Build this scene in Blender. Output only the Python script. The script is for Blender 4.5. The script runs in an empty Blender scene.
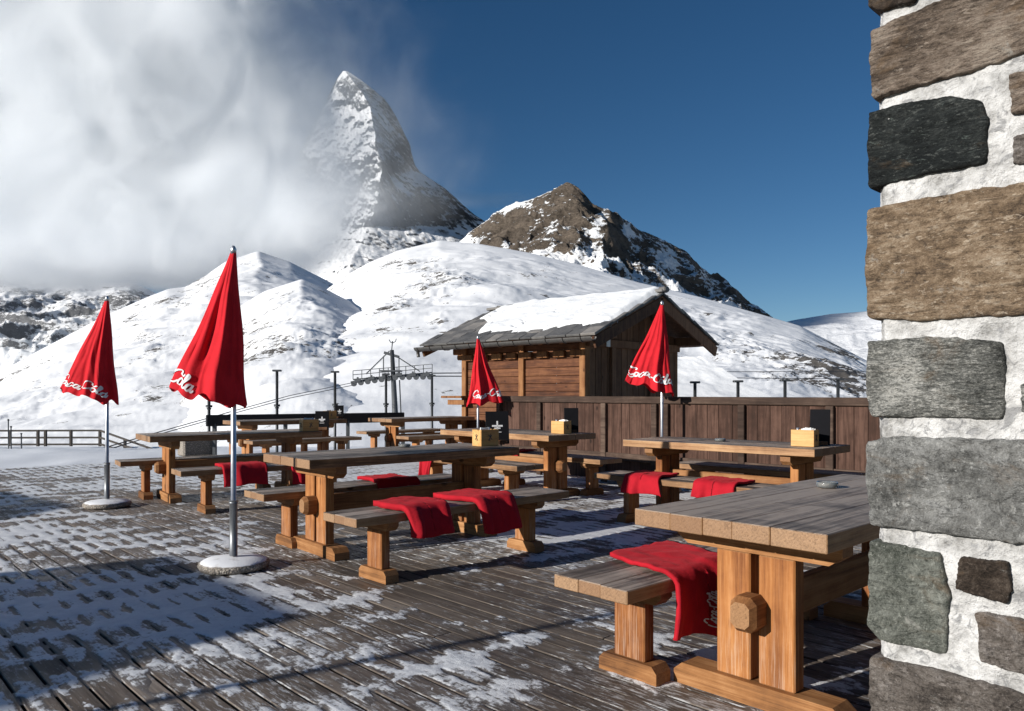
import bpy, bmesh, math, random
import numpy as np
from mathutils import Vector, Matrix

random.seed(7)
RNG = np.random.default_rng(11)
sc = bpy.context.scene
COL = sc.collection
F, HZ, CX, H = 765.0, 393.0, 512.0, 1.22          # focal length in pixels, horizon row, eye height
R = math.radians


def gp(px, y, z=0.0):
    """world point at height z seen at pixel (px, y)"""
    d = F * (H - z) / (y - HZ)
    return ((px - CX) / F * d, d)


# ---------------------------------------------------------------- noise (numpy)
def _hash(ix, iy, s):
    h = (ix.astype(np.int64) * 374761393 + iy.astype(np.int64) * 668265263 + s * 974634777) & 0x7fffffff
    h = ((h ^ (h >> 13)) * 1274126177) & 0x7fffffff
    return ((h ^ (h >> 16)) & 0xffff) / 65535.0


def vnoise(x, y, s=0):
    x = np.asarray(x, float); y = np.asarray(y, float)
    ix = np.floor(x); iy = np.floor(y)
    fx = x - ix; fy = y - iy
    fx = fx * fx * fx * (fx * (fx * 6 - 15) + 10); fy = fy * fy * fy * (fy * (fy * 6 - 15) + 10)
    a = _hash(ix, iy, s); b = _hash(ix + 1, iy, s); c = _hash(ix, iy + 1, s); d = _hash(ix + 1, iy + 1, s)
    return (a + (b - a) * fx) * (1 - fy) + (c + (d - c) * fx) * fy


def fbm(x, y, s=0, o=5, g=.5, lac=2.03):
    v = 0; a = 1; t = 0
    for i in range(o):
        v = v + a * (vnoise(x, y, s + i * 17) * 2 - 1); t += a; a *= g
        x, y = x * lac * .96 + y * lac * .28 + 3.1, y * lac * .96 - x * lac * .28 + 1.7
    return v / t


def ridged(x, y, s=0, o=5, g=.55):
    v = 0; a = 1; t = 0
    for i in range(o):
        v = v + a * (1 - np.abs(vnoise(x, y, s + i * 31) * 2 - 1)); t += a; a *= g
        x, y = x * 2.0 * .95 + y * 2.0 * .3 + 5.1, y * 2.0 * .95 - x * 2.0 * .3 + 2.7
    return v / t * 2 - 1


def sstep(a, b, x):
    t = np.clip((np.asarray(x, float) - a) / (b - a), 0, 1)
    return t * t * (3 - 2 * t)


# ---------------------------------------------------------------- objects
def tag(o, label=None, cat=None, group=None, kind=None):
    if label: o['label'] = label
    if cat: o['category'] = cat
    if group: o['group'] = group
    if kind: o['kind'] = kind
    return o


def empty(name, loc=(0, 0, 0), rz=0.0, label=None, cat=None, group=None):
    o = bpy.data.objects.new(name, None); COL.objects.link(o)
    o.location = loc; o.rotation_euler = (0, 0, rz); o.empty_display_size = .2
    return tag(o, label, cat, group)


class MB:
    """collects shapes that become ONE mesh object; 'tint' is a per-piece random value for the material"""
    def __init__(s): s.v = []; s.f = []; s.t = []; s.sm = []

    def add(s, vs, fs, tint=None, smooth=False):
        b = len(s.v); s.v += [tuple(p) for p in vs]
        tint = random.random() if tint is None else tint
        s.t += [tint] * len(vs)
        for f in fs: s.f.append([b + i for i in f]); s.sm.append(smooth)
        return s

    def box(s, c, size, bev=.004, mat=None, tint=None):
        hx, hy, hz = [q / 2 for q in size]
        b = min(bev, hx * .45, hy * .45, hz * .45)
        vs = []; idx = {}
        for sx in (-1, 1):
            for sy in (-1, 1):
                for sz in (-1, 1):
                    for k in range(3):
                        p = [sx * hx, sy * hy, sz * hz]
                        for j in range(3):
                            if j != k: p[j] -= (sx, sy, sz)[j] * b
                        idx[(sx, sy, sz, k)] = len(vs); vs.append(Vector(p))
        fs = []
        for k in range(3):
            for sg in (-1, 1):
                i, j = (k + 1) % 3, (k + 2) % 3
                q = []
                for (a, d) in ((-1, -1), (1, -1), (1, 1), (-1, 1)):
                    t = [0, 0, 0]; t[k] = sg; t[i] = a; t[j] = d; q.append(idx[(*t, k)])
                fs.append(q if sg > 0 else q[::-1])
        for k in range(3):
            i, j = (k + 1) % 3, (k + 2) % 3
            for a in (-1, 1):
                for d in (-1, 1):
                    t0 = [0, 0, 0]; t0[i] = a; t0[j] = d; t1 = t0[:]; t0[k] = -1; t1[k] = 1
                    q = [idx[(*t0, i)], idx[(*t1, i)], idx[(*t1, j)], idx[(*t0, j)]]
                    fs.append(q if a * d < 0 else q[::-1])
        for sx in (-1, 1):
            for sy in (-1, 1):
                for sz in (-1, 1):
                    q = [idx[(sx, sy, sz, k)] for k in range(3)]
                    fs.append(q if sx * sy * sz > 0 else q[::-1])
        M = Matrix.Translation(c) @ mat.to_4x4() if mat is not None else Matrix.Translation(c)
        return s.add([M @ p for p in vs], fs, tint)

    def bar(s, p0, p1, w, h, bev=.003, tint=None, up=(0, 0, 1)):
        p0, p1 = Vector(p0), Vector(p1); d = p1 - p0; L = d.length; x = d / L
        u = Vector(up)
        if abs(x.dot(u)) > .98: u = Vector((1, 0, 0))
        y = u.cross(x).normalized(); z = x.cross(y)
        m = Matrix((x, y, z)).transposed()
        return s.box((p0 + p1) / 2, (L, w, h), bev, m, tint)

    def tube(s, pts, r, n=10, caps=True, tint=None):
        pts = [Vector(p) for p in pts]
        rs = r if isinstance(r, (list, tuple)) else [r] * len(pts)
        vs = []; fs = []; prev = None
        for i, p in enumerate(pts):
            d = (pts[min(i + 1, len(pts) - 1)] - pts[max(i - 1, 0)])
            d = d.normalized() if d.length > 1e-9 else Vector((0, 0, 1))
            a = Vector((1, 0, 0)) if abs(d.z) > .9 else Vector((0, 0, 1))
            if prev is not None: a = prev
            y = d.cross(a)
            y = y.normalized() if y.length > 1e-6 else d.orthogonal().normalized()
            a = y.cross(d).normalized(); prev = a
            for k in range(n):
                t = 2 * math.pi * k / n
                vs.append(p + (a * math.cos(t) + y * math.sin(t)) * rs[i])
        for i in range(len(pts) - 1):
            for k in range(n):
                fs.append([i * n + k, (i + 1) * n + k, (i + 1) * n + (k + 1) % n, i * n + (k + 1) % n][::-1])
        s.add(vs, fs, tint, True)
        if caps:
            b = len(s.v) - len(vs)
            s.f.append([b + k for k in range(n)]); s.sm.append(False)
            e = b + (len(pts) - 1) * n
            s.f.append([e + k for k in range(n)][::-1]); s.sm.append(False)
        return s

    def lathe(s, c, prof, n=24, jit=0., tint=None):
        vs = []; fs = []
        ph = [random.uniform(0, 6.28) for _ in range(4)]
        for (r, z) in prof:
            for k in range(n):
                t = 2 * math.pi * k / n
                rr = r * (1 + jit * (math.sin(3 * t + ph[0]) + .6 * math.sin(5 * t + ph[1] + z * 30) + .4 * math.sin(11 * t + ph[2])))
                vs.append((c[0] + rr * math.cos(t), c[1] + rr * math.sin(t), c[2] + z))
        m = len(prof)
        for i in range(m - 1):
            for k in range(n):
                fs.append([i * n + k, i * n + (k + 1) % n, (i + 1) * n + (k + 1) % n, (i + 1) * n + k])
        fs.append([k for k in range(n)][::-1]); fs.append([(m - 1) * n + k for k in range(n)])
        return s.add(vs, fs, tint, True)

    def prism(s, poly, z0, z1, M=None, tint=None):
        """poly: 2D outline (x,y), extruded along z, placed by matrix M"""
        n = len(poly)
        a = sum(poly[i][0] * poly[(i + 1) % n][1] - poly[(i + 1) % n][0] * poly[i][1] for i in range(n))
        if a < 0: poly = poly[::-1]
        vs = [Vector((x, y, z0)) for x, y in poly] + [Vector((x, y, z1)) for x, y in poly]
        if M is not None: vs = [M @ p for p in vs]
        fs = [list(range(n))[::-1], list(range(n, 2 * n))] + [[i, (i + 1) % n, n + (i + 1) % n, n + i] for i in range(n)]
        return s.add(vs, fs, tint)

    def build(s, name, mat, parent=None):
        me = bpy.data.meshes.new(name)
        me.from_pydata(s.v, [], s.f)
        a = me.attributes.new('tint', 'FLOAT', 'POINT'); a.data.foreach_set('value', s.t)
        me.polygons.foreach_set('use_smooth', s.sm)
        me.materials.append(mat); me.update()
        o = bpy.data.objects.new(name, me); COL.objects.link(o)
        if parent is not None: o.parent = parent
        return o


def copy_tree(o, parent=None):
    c = o.copy(); COL.objects.link(c)
    if parent is not None: c.parent = parent
    for ch in list(o.children): copy_tree(ch, c)
    return c


def grid_obj(name, P, mat, attrs=None, smooth=True, parent=None, keep=None):
    """P: (m,n,3) array of points -> one mesh"""
    m, n, _ = P.shape
    me = bpy.data.meshes.new(name)
    idx = np.arange(m * n).reshape(m, n)
    q = np.stack([idx[:-1, :-1], idx[:-1, 1:], idx[1:, 1:], idx[1:, :-1]], -1).reshape(-1, 4)
    if keep is not None:
        k = keep
        kk = (k[:-1, :-1] | k[:-1, 1:] | k[1:, 1:] | k[1:, :-1]).reshape(-1)
        q = q[kk]
        used = np.unique(q); remap = np.full(m * n, -1); remap[used] = np.arange(len(used))
        q = remap[q]
        V = P.reshape(-1, 3)[used]
    else:
        used = None; V = P.reshape(-1, 3)
    me.vertices.add(len(V)); me.vertices.foreach_set('co', V.astype(np.float32).ravel())
    me.loops.add(len(q) * 4); me.loops.foreach_set('vertex_index', q.astype(np.int32).ravel())
    me.polygons.add(len(q)); me.polygons.foreach_set('loop_start', np.arange(0, len(q) * 4, 4, dtype=np.int32))
    me.polygons.foreach_set('loop_total', np.full(len(q), 4, np.int32))
    me.polygons.foreach_set('use_smooth', np.full(len(q), smooth))
    me.update(calc_edges=True); me.validate()
    for k_, arr in (attrs or {}).items():
        a = me.attributes.new(k_, 'FLOAT', 'POINT')
        arr = arr.reshape(-1)
        if used is not None: arr = arr[used]
        a.data.foreach_set('value', arr.astype(np.float32))
    me.materials.append(mat)
    o = bpy.data.objects.new(name, me); COL.objects.link(o)
    if parent is not None: o.parent = parent
    return o


# ---------------------------------------------------------------- materials
class NB:
    def __init__(s, name, rough=.8, spec=.3):
        s.m = bpy.data.materials.new(name); s.m.use_nodes = True
        s.nt = s.m.node_tree; s.b = s.nt.nodes['Principled BSDF']
        s.b.inputs['Roughness'].default_value = rough
        s.b.inputs['Specular IOR Level'].default_value = spec
        s.tc = s.nt.nodes.new('ShaderNodeTexCoord')
        s.out = s.nt.nodes['Material Output']

    def n(s, t): return s.nt.nodes.new('ShaderNode' + t)
    def L(s, a, b): s.nt.links.new(a, b)

    def set(s, sock, v):
        if isinstance(v, bpy.types.NodeSocket): s.L(v, sock)
        else:
            if isinstance(v, (tuple, list)) and len(v) == 3 and sock.type == 'RGBA': v = (*v, 1)
            sock.default_value = v

    def obj(s, rnd=True):
        """object coordinates, shifted by a per-object random offset"""
        if not rnd: return s.tc.outputs['Object']
        oi = s.n('ObjectInfo'); ad = s.n('VectorMath'); ad.operation = 'ADD'
        sc_ = s.n('Math'); sc_.operation = 'MULTIPLY'; s.L(oi.outputs['Random'], sc_.inputs[0]); sc_.inputs[1].default_value = 37.
        s.L(s.tc.outputs['Object'], ad.inputs[0]); s.L(sc_.outputs[0], ad.inputs[1])
        return ad.outputs[0]

    def world(s): return s.n('NewGeometry').outputs['Position']

    def mapping(s, co, scale=(1, 1, 1), rot=(0, 0, 0), loc=(0, 0, 0)):
        k = s.n('Mapping'); s.L(co, k.inputs['Vector'])
        k.inputs['Scale'].default_value = scale; k.inputs['Rotation'].default_value = rot; k.inputs['Location'].default_value = loc
        return k.outputs[0]

    def noise(s, co, scale, detail=5, rough=.55, dist=0., off=None):
        k = s.n('TexNoise'); s.L(co, k.inputs['Vector'])
        k.inputs['Scale'].default_value = scale; k.inputs['Detail'].default_value = detail
        k.inputs['Roughness'].default_value = rough; k.inputs['Distortion'].default_value = dist
        return k.outputs['Fac']

    def ramp(s, fac, stops, interp='LINEAR'):
        k = s.n('ValToRGB'); s.L(fac, k.inputs['Fac']); cr = k.color_ramp; cr.interpolation = interp
        while len(cr.elements) < len(stops): cr.elements.new(.5)
        for e, (p, c) in zip(cr.elements, stops):
            e.position = p; e.color = (*c, 1) if not isinstance(c, (int, float)) else (c, c, c, 1)
        return k.outputs['Color']

    def mix(s, fac, a, b, mode='MIX'):
        k = s.n('Mix'); k.data_type = 'RGBA'; k.blend_type = mode
        s.set(k.inputs[0], fac); s.set(k.inputs[6], a); s.set(k.inputs[7], b)
        return k.outputs[2]

    def math(s, op, a, b=0., c=None, clamp=False):
        k = s.n('Math'); k.operation = op; k.use_clamp = clamp
        s.set(k.inputs[0], a); s.set(k.inputs[1], b)
        if c is not None: s.set(k.inputs[2], c)
        return k.outputs[0]

    def mr(s, v, a, b, c=0., d=1., smooth=True):
        k = s.n('MapRange'); k.interpolation_type = 'SMOOTHSTEP' if smooth else 'LINEAR'
        s.set(k.inputs[0], v)
        for i, q in enumerate((a, b, c, d)): s.set(k.inputs[i + 1], q)
        return k.outputs[0]

    def attr(s, name):
        k = s.n('Attribute'); k.attribute_name = name; return k.outputs['Fac']

    def sep(s, v):
        k = s.n('SeparateXYZ'); s.L(v, k.inputs[0]); return k.outputs

    def color(s, v): s.set(s.b.inputs['Base Color'], v)
    def rough(s, v): s.set(s.b.inputs['Roughness'], v)

    def bump(s, h, strength=.4, dist=.01):
        k = s.n('Bump'); k.inputs['Strength'].default_value = strength; k.inputs['Distance'].default_value = dist
        s.L(h, k.inputs['Height']); s.L(k.outputs[0], s.b.inputs['Normal'])


def wood(name, axis, dark, mid, light, end=None, top=None, grain=1., bump=.35, rough=.75, wear=0.):
    """long grain along the object's axis; end grain on faces across it; weathered top faces where given"""
    w = NB(name, rough, .25)
    co0 = w.obj()
    tint = w.attr('tint')
    off = w.n('CombineXYZ')
    for i in range(3): w.L(w.math('MULTIPLY', tint, 13. + 7 * i), off.inputs[i])
    ad = w.n('VectorMath'); ad.operation = 'ADD'; w.L(co0, ad.inputs[0]); w.L(off.outputs[0], ad.inputs[1])
    co = ad.outputs[0]
    def st(a_, l_): q = [a_] * 3; q[axis] = l_; return w.mapping(co, q)
    g = w.noise(st(17., .9), grain, 6, .65, 1.1)
    g2 = w.noise(st(110., 2.8), grain, 4, .7, .3)
    g3 = w.noise(st(300., 9.), grain, 2, .6)
    blot = w.noise(co, 4.5, 5, .65)
    f = w.math('ADD', w.math('MULTIPLY', g, .62), w.math('MULTIPLY', g2, .34))
    f = w.math('ADD', f, w.math('MULTIPLY', w.math('SUBTRACT', g3, .5), .16))
    f = w.math('ADD', f, w.math('MULTIPLY', w.math('SUBTRACT', tint, .5), .16))
    f = w.math('ADD', f, w.math('MULTIPLY', w.math('SUBTRACT', blot, .5), .38))
    oi_ = w.n('ObjectInfo').outputs['Random']
    f = w.math('ADD', f, w.math('MULTIPLY', w.math('SUBTRACT', oi_, .5), .10))
    c = w.ramp(f, [(.30, dark), (.48, mid), (.66, light)])
    vk = w.n('TexVoronoi'); sck = [5.5] * 3; sck[axis] = 2.6
    w.L(w.mapping(co, sck), vk.inputs['Vector']); vk.inputs['Scale'].default_value = 1.; vk.inputs['Randomness'].default_value = 1.
    kd = w.math('ADD', vk.outputs['Distance'], w.math('MULTIPLY', w.math('SUBTRACT', g2, .5), .08))
    c = w.mix(w.math('MULTIPLY', w.mr(kd, .045, .12, 1., 0.), .8), c, tuple(q * .4 for q in dark))
    nrm = w.sep(w.tc.outputs['Normal'])
    if wear:
        # bleached, scuffed streaks low down on the posts
        z = w.sep(co0)[2]; zz = w.sep(w.tc.outputs['Object'])[2]
        lo = w.mr(zz, .16, .42, 1., .15)
        sk = w.math('MULTIPLY', w.mr(w.math('ADD', g2, w.math('MULTIPLY', g3, .5)), .74, .9), lo)
        c = w.mix(w.math('MULTIPLY', sk, wear), c, (.50, .43, .36))
    if end is not None:
        e = w.math('ABSOLUTE', nrm[axis])
        eg = w.noise(w.mapping(co, (75, 75, 75)), 1., 6, .75, 1.8)
        rg = w.n('TexWave'); rg.wave_type = 'RINGS'; w.L(co, rg.inputs['Vector']); rg.inputs['Scale'].default_value = 26.; rg.inputs['Distortion'].default_value = 5.; rg.inputs['Detail'].default_value = 3
        ef = w.math('ADD', w.math('MULTIPLY', eg, .96), w.math('MULTIPLY', rg.outputs['Fac'], .04))
        ec = w.ramp(ef, [(.33, tuple(q * .5 for q in end)), (.48, end), (.68, tuple(min(1, q * 1.35) for q in end))])
        ec = w.mix(w.mr(tint, 0, 1, 0, .55, False), ec, tuple(q * f_ for q, f_ in zip(end, (.55, .42, .36))))
        c = w.mix(w.mr(e, .6, .8), c, ec)
    if top is not None:
        t = w.ramp(f, [(.34, tuple(q * .26 for q in top)), (.46, top), (.57, tuple(min(1, q * 1.9) for q in top))])
        sc1 = w.mr(w.math('ADD', g2, w.math('MULTIPLY', g3, .35)), .80, .90, 0, .55)
        t = w.mix(sc1, t, (.46, .44, .42))
        wet = w.mr(w.noise(co0, 3.1, 6, .7, .8), .55, .68, 0, .6)
        t = w.mix(wet, t, tuple(q * .35 for q in top))
        br = w.noise(co0, 2.3, 4, .6)
        t = w.mix(w.mr(br, .5, .7, 0, .45), t, w.mix(.3, t, tuple((m_ + t_) / 2 for m_, t_ in zip(mid, top))))
        c = w.mix(w.mr(nrm[2], .55, .8), c, t)
    w.color(c); w.rough(w.math('ADD', w.math('MULTIPLY', g2, .3), rough - .15)); w.bump(f, bump, .006)
    return w.m


MAT = {}
DANG0 = math.atan2(.682, .731)
MAT['leg'] = wood('larch_wood', 2, (.17, .058, .018), (.35, .140, .042), (.50, .235, .085), end=(.30, .17, .08), wear=.28)
MAT['rail'] = wood('larch_beam', 1, (.10, .042, .016), (.27, .12, .042), (.44, .23, .10), end=(.30, .16, .075))
MAT['beam'] = wood('larch_stretcher', 0, (.09, .036, .014), (.22, .095, .034), (.36, .18, .075), end=(.31, .175, .085))
MAT['top'] = wood('weathered_top', 0, (.12, .06, .026), (.32, .17, .08), (.50, .31, .16), end=(.30, .185, .105), top=(.19, .156, .128), bump=.7, rough=.56)
MAT['seat'] = wood('weathered_seat', 0, (.12, .06, .026), (.30, .165, .08), (.48, .30, .16), end=(.30, .185, .105), top=(.20, .165, .138), bump=.7, rough=.58)
MAT['hut_plank'] = wood('hut_planks', 0, (.04, .015, .008), (.10, .037, .016), (.19, .08, .035), bump=.6)
MAT['hut_post'] = wood('hut_posts', 2, (.09, .036, .014), (.22, .095, .036), (.33, .165, .07), bump=.4)
MAT['hut_dark'] = wood('hut_dark_boards', 2, (.06, .027, .014), (.14, .066, .034), (.22, .115, .062), bump=.5)
MAT['wall_plank'] = wood('screen_boards', 2, (.022, .012, .008), (.050, .025, .017), (.11, .060, .043), bump=.6, rough=.85)
MAT['wall_cap'] = wood('screen_cap', 0, (.03, .018, .013), (.06, .038, .028), (.13, .088, .065), bump=.5, rough=.85)
MAT['caddy'] = wood('caddy_wood', 0, (.36, .17, .055), (.52, .28, .095), (.66, .40, .16), bump=.15, rough=.5)


def plain(name, col, rough=.6, metal=0., var=.12, scale=14., bump=0.):
    w = NB(name, rough, .4)
    co = w.obj(); a = w.noise(co, scale, 5, .6)
    w.color(w.ramp(a, [(.3, tuple(q * (1 - var) for q in col)), (.7, tuple(min(1, q * (1 + var)) for q in col))]))
    w.rough(w.math('ADD', w.math('MULTIPLY', a, .2), rough - .1))
    w.b.inputs['Metallic'].default_value = metal
    if bump: w.bump(a, bump, .01)
    return w.m


MAT['steel'] = plain('galvanised_steel', (.62, .63, .64), .38, .9)
MAT['sleeve'] = plain('grey_sleeve', (.23, .24, .25), .45, .6)
MAT['dark_metal'] = plain('dark_metal', (.07, .075, .08), .5, .5)
MAT['lift_metal'] = plain('lift_steel', (.085, .09, .095), .6, .3)
MAT['black'] = plain('black_board', (.010, .010, .012), .9)
MAT['black'].node_tree.nodes['Principled BSDF'].inputs['Specular IOR Level'].default_value = .08
MAT['white'] = plain('white_print', (.72, .71, .71), .7, 0, .03)
MAT['paper'] = plain('white_paper', (.8, .8, .78), .8, 0, .05, 30)
MAT['cable'] = plain('steel_rope', (.05, .05, .055), .6, .3)
MAT['tarp'] = plain('black_tarpaulin', (.012, .013, .016), .5, 0, .3, 4)
MAT['fence'] = plain('fence_wood', (.05, .042, .036), .85, 0, .4, 5)


def cloth(name, col, fuzz):
    w = NB(name, .85, .15)
    co = w.obj()
    a = w.noise(co, 7., 5, .6); b = w.noise(co, 420. if fuzz else 700., 2, .6)
    w.color(w.ramp(a, [(.3, tuple(q * .82 for q in col)), (.7, tuple(min(1, q * 1.12) for q in col))]))
    w.b.inputs['Sheen Weight'].default_value = .12 if fuzz else .05
    w.b.inputs['Sheen Tint'].default_value = (1, .15, .15, 1)
    h = w.math('ADD', w.math('MULTIPLY', b, .12), w.math('MULTIPLY', w.noise(co, 16., 4, .6), 1.))
    w.bump(h, .45 if fuzz else .35, .012)
    return w


MAT['blanket'] = cloth('red_fleece', (.40, .010, .020), True).m
_c = cloth('red_canvas', (.64, .020, .030), False)
_tr = _c.n('BsdfTranslucent'); _tr.inputs[0].default_value = (.5, .015, .02, 1)
_mx = _c.n('MixShader'); _mx.inputs[0].default_value = .13
_c.L(_c.b.outputs[0], _mx.inputs[1]); _c.L(_tr.outputs[0], _mx.inputs[2]); _c.L(_mx.outputs[0], _c.out.inputs[0])
MAT['canvas'] = _c.m

# snow lying on things
w = NB('snow', .6, .3)
co = w.world(); a = w.noise(co, 6., 8, .65); b = w.noise(co, 55., 4, .65)
w.color(w.ramp(a, [(.3, (.76, .78, .80)), (.7, (.86, .865, .87))]))
w.bump(w.math('ADD', a, w.math('MULTIPLY', b, .25)), .5, .03)
MAT['snow'] = w.m

# thin wind-packed snow on the deck, grubby and icy in places
w = NB('deck_snow', .55, .35)
co = w.world(); a = w.noise(co, 9., 6, .7); b = w.noise(co, 160., 4, .7); c3 = w.noise(co, 34., 5, .7)
loc_ = w.mapping(co, (1, 1, 1), (0, 0, -DANG0))
gr = w.noise(w.mapping(loc_, (70, 8, 70)), 1., 5, .7)
sn = w.mix(w.mr(w.math('ADD', w.math('MULTIPLY', c3, .6), w.math('MULTIPLY', b, .4)), .30, .47, .45, 0), w.ramp(a, [(.3, (.56, .58, .61)), (.65, (.76, .77, .78))]), (.28, .27, .26))
th_ = w.math('ADD', w.math('MULTIPLY', w.attr('depth'), 170.), w.math('ADD', w.math('MULTIPLY', w.math('SUBTRACT', gr, .5), 2.0), w.math('MULTIPLY', w.math('SUBTRACT', c3, .5), 1.8)))
w.color(w.mix(w.mr(th_, -.05, .55), (.115, .10, .09), sn))
w.bump(w.math('ADD', w.math('MULTIPLY', c3, .8), w.math('MULTIPLY', b, .45)), .7, .008)
MAT['deck_snow'] = w.m

# deck boards with frost rubbed into the grain
w = NB('deck_boards', .7, .35)
co = w.tc.outputs['Object']
t = w.attr('tint')
off = w.n('CombineXYZ'); w.L(w.math('MULTIPLY', t, 53.), off.inputs[1])
ad = w.n('VectorMath'); ad.operation = 'ADD'; w.L(co, ad.inputs[0]); w.L(off.outputs[0], ad.inputs[1])
g = w.noise(w.mapping(ad.outputs[0], (42, 2.2, 42)), 1., 6, .65, .5)
bl = w.noise(co, 1.3, 5, .6)
f = w.math('ADD', g, w.math('MULTIPLY', w.math('SUBTRACT', t, .5), .35))
f = w.math('ADD', f, w.math('MULTIPLY', w.math('SUBTRACT', bl, .5), .5))
c = w.ramp(f, [(.2, (.042, .033, .027)), (.5, (.118, .093, .074)), (.8, (.235, .195, .16))])
fr = w.math('ADD', w.noise(w.mapping(ad.outputs[0], (60, 9, 60)), 1., 6, .75), w.math('MULTIPLY', w.noise(co, .9, 4, .6), .6))
fm = w.mr(fr, .82, .98, 0, .75)
c = w.mix(fm, c, (.62, .64, .66))
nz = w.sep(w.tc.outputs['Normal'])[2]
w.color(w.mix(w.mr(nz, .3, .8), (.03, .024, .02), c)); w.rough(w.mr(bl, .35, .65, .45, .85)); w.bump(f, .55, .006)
MAT['deck'] = w.m

MAT['ice'] = plain('compacted_snow', (.8, .82, .85), .6, 0, .06, .6, .3)


def concrete():
    w = NB('pebble_concrete', .85, .2)
    co = w.obj()
    v = w.n('TexVoronoi'); w.L(co, v.inputs['Vector']); v.inputs['Scale'].default_value = 75.
    c = w.mix(w.mr(v.outputs['Distance'], .2, .7), w.ramp(w.sep(v.outputs['Color'])[0], [(0, (.16, .13, .10)), (.5, (.36, .31, .25)), (1, (.55, .5, .43))]), (.2, .18, .16))
    nz = w.sep(w.tc.outputs['Normal'])[2]
    sn = w.math('ADD', w.mr(nz, .35, .9, 0, .62, False), w.math('MULTIPLY', w.noise(co, 9., 5, .6), .6))
    w.color(w.mix(w.mr(sn, .72, .90), c, (.80, .81, .83)))
    w.bump(w.math('MULTIPLY', v.outputs['Distance'], w.mr(sn, .6, .72, -1., -.12)), .7, .010)
    return w.m


MAT['concrete'] = concrete()


def terrain_mat(name, fs, rock_lo, rock_hi, snow=(.86, .87, .885), bump=.5, bd=4., strat=0., pebble=1., lo=.80, hi=.86, con=1.1):
    """snow with rock breaking through; 'rock' attribute says where rock is common; fs is the fine noise scale"""
    w = NB(name, .75, .15)
    co = w.world()
    n1 = w.noise(w.mapping(co, (1, 1, 1.6)), fs, 9, .68)
    n2 = w.noise(co, fs * .17, 5, .6)
    n3 = w.noise(w.mapping(co, (1, 1, 2.2)), fs * 4.1, 6, .7)
    rk = w.attr('rock')
    nz = w.sep(w.n('NewGeometry').outputs['Normal'])[2]
    s = w.math('ADD', w.math('MULTIPLY', n1, .74 * con), w.math('MULTIPLY', n2, .74 * con))
    s = w.math('ADD', s, w.math('MULTIPLY', n3, .46 * con))
    s = w.math('ADD', s, .72 - .97 * con)
    s = w.math('ADD', s, w.math('MULTIPLY', w.math('SUBTRACT', .75, nz), .55))
    s = w.math('ADD', s, w.math('SUBTRACT', rk, .5))
    m = w.mr(s, lo, hi)
    rc = w.ramp(w.math('ADD', w.math('MULTIPLY', n3, .6), w.math('MULTIPLY', n1, .4)), [(.3, rock_lo), (.5, tuple((a + b) / 2 for a, b in zip(rock_lo, rock_hi))), (.7, rock_hi)])
    if strat:
        wv = w.n('TexWave'); w.L(co, wv.inputs['Vector']); wv.bands_direction = 'Z'
        wv.inputs['Scale'].default_value = strat; wv.inputs['Distortion'].default_value = 6.; wv.inputs['Detail'].default_value = 5; wv.inputs['Detail Scale'].default_value = 2.
        rc = w.mix(w.math('MULTIPLY', wv.outputs['Fac'], .35), rc, tuple(q * .5 for q in rock_lo))
    w.color(w.mix(m, snow, rc))
    h = w.math('ADD', w.math('MULTIPLY', n1, .6), w.math('MULTIPLY', w.math('MULTIPLY', m, n3), .9))
    w.bump(h, bump, bd)
    return w.m


# ---------------------------------------------------------------- camera, light, sky
cam = bpy.data.cameras.new('camera'); co_ = bpy.data.objects.new('camera', cam); COL.objects.link(co_)
co_.location = (0, 0, H); co_.rotation_euler = (R(90), 0, 0)
cam.sensor_width = 36; cam.lens = F / 1024 * 36; cam.shift_y = (HZ - 355.5) / 1024
cam.clip_start = .05; cam.clip_end = 60000
sc.camera = co_

AZ, EL = R(31), R(18)
trav = Vector((math.cos(AZ) * math.cos(EL), math.sin(AZ) * math.cos(EL), -math.sin(EL)))
sl = bpy.data.lights.new('sun', 'SUN'); so = bpy.data.objects.new('sun', sl); COL.objects.link(so)
sl.energy = 5.0; sl.angle = R(.53); sl.color = (1, .955, .89)
so.rotation_euler = trav.to_track_quat('-Z', 'Y').to_euler(); so.location = (-8, -5, 6)

wd = bpy.data.worlds.new('World'); sc.world = wd; wd.use_nodes = True
nt = wd.node_tree; bg = nt.nodes['Background']
sky = nt.nodes.new('ShaderNodeTexSky'); sky.sky_type = 'NISHITA'; sky.sun_disc = False
sky.sun_elevation = EL; sky.sun_rotation = math.atan2(-trav.x, -trav.y)
sky.altitude = 2600; sky.air_density = 1.0; sky.dust_density = .4; sky.ozone_density = 2.0
hs = nt.nodes.new('ShaderNodeHueSaturation'); hs.inputs['Saturation'].default_value = 1.25; hs.inputs['Hue'].default_value = .5
nt.links.new(sky.outputs[0], hs.inputs['Color']); nt.links.new(hs.outputs[0], bg.inputs['Color']); bg.inputs['Strength'].default_value = .056

sc.view_settings.view_transform = 'Standard'; sc.view_settings.look = 'None'
sc.view_settings.gamma = 1; sc.view_settings.exposure = 0.3; sc.view_settings.use_curve_mapping = False
sc.cycles.use_denoising = True
try: sc.cycles.denoiser = 'OPENIMAGEDENOISE'
except Exception: pass
sc.cycles.max_bounces = 26; sc.cycles.diffuse_bounces = 3; sc.cycles.glossy_bounces = 2
sc.cycles.transparent_max_bounces = 8; sc.cycles.volume_bounces = 16
sc.cycles.caustics_reflective = False; sc.cycles.caustics_refractive = False

# ---------------------------------------------------------------- deck
N2 = np.array((.731, .682)); M2 = np.array((-.682, .731))       # across the boards / along the boards
DANG = math.atan2(.682, .731)
U0, U1, V0, V1 = -2.0, 12.2, -2.0, 14.6
PITCH, GAP = .12, .011
JOIST = .42


def uv(x, y): return x * N2[0] + y * N2[1], x * M2[0] + y * M2[1]


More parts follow.
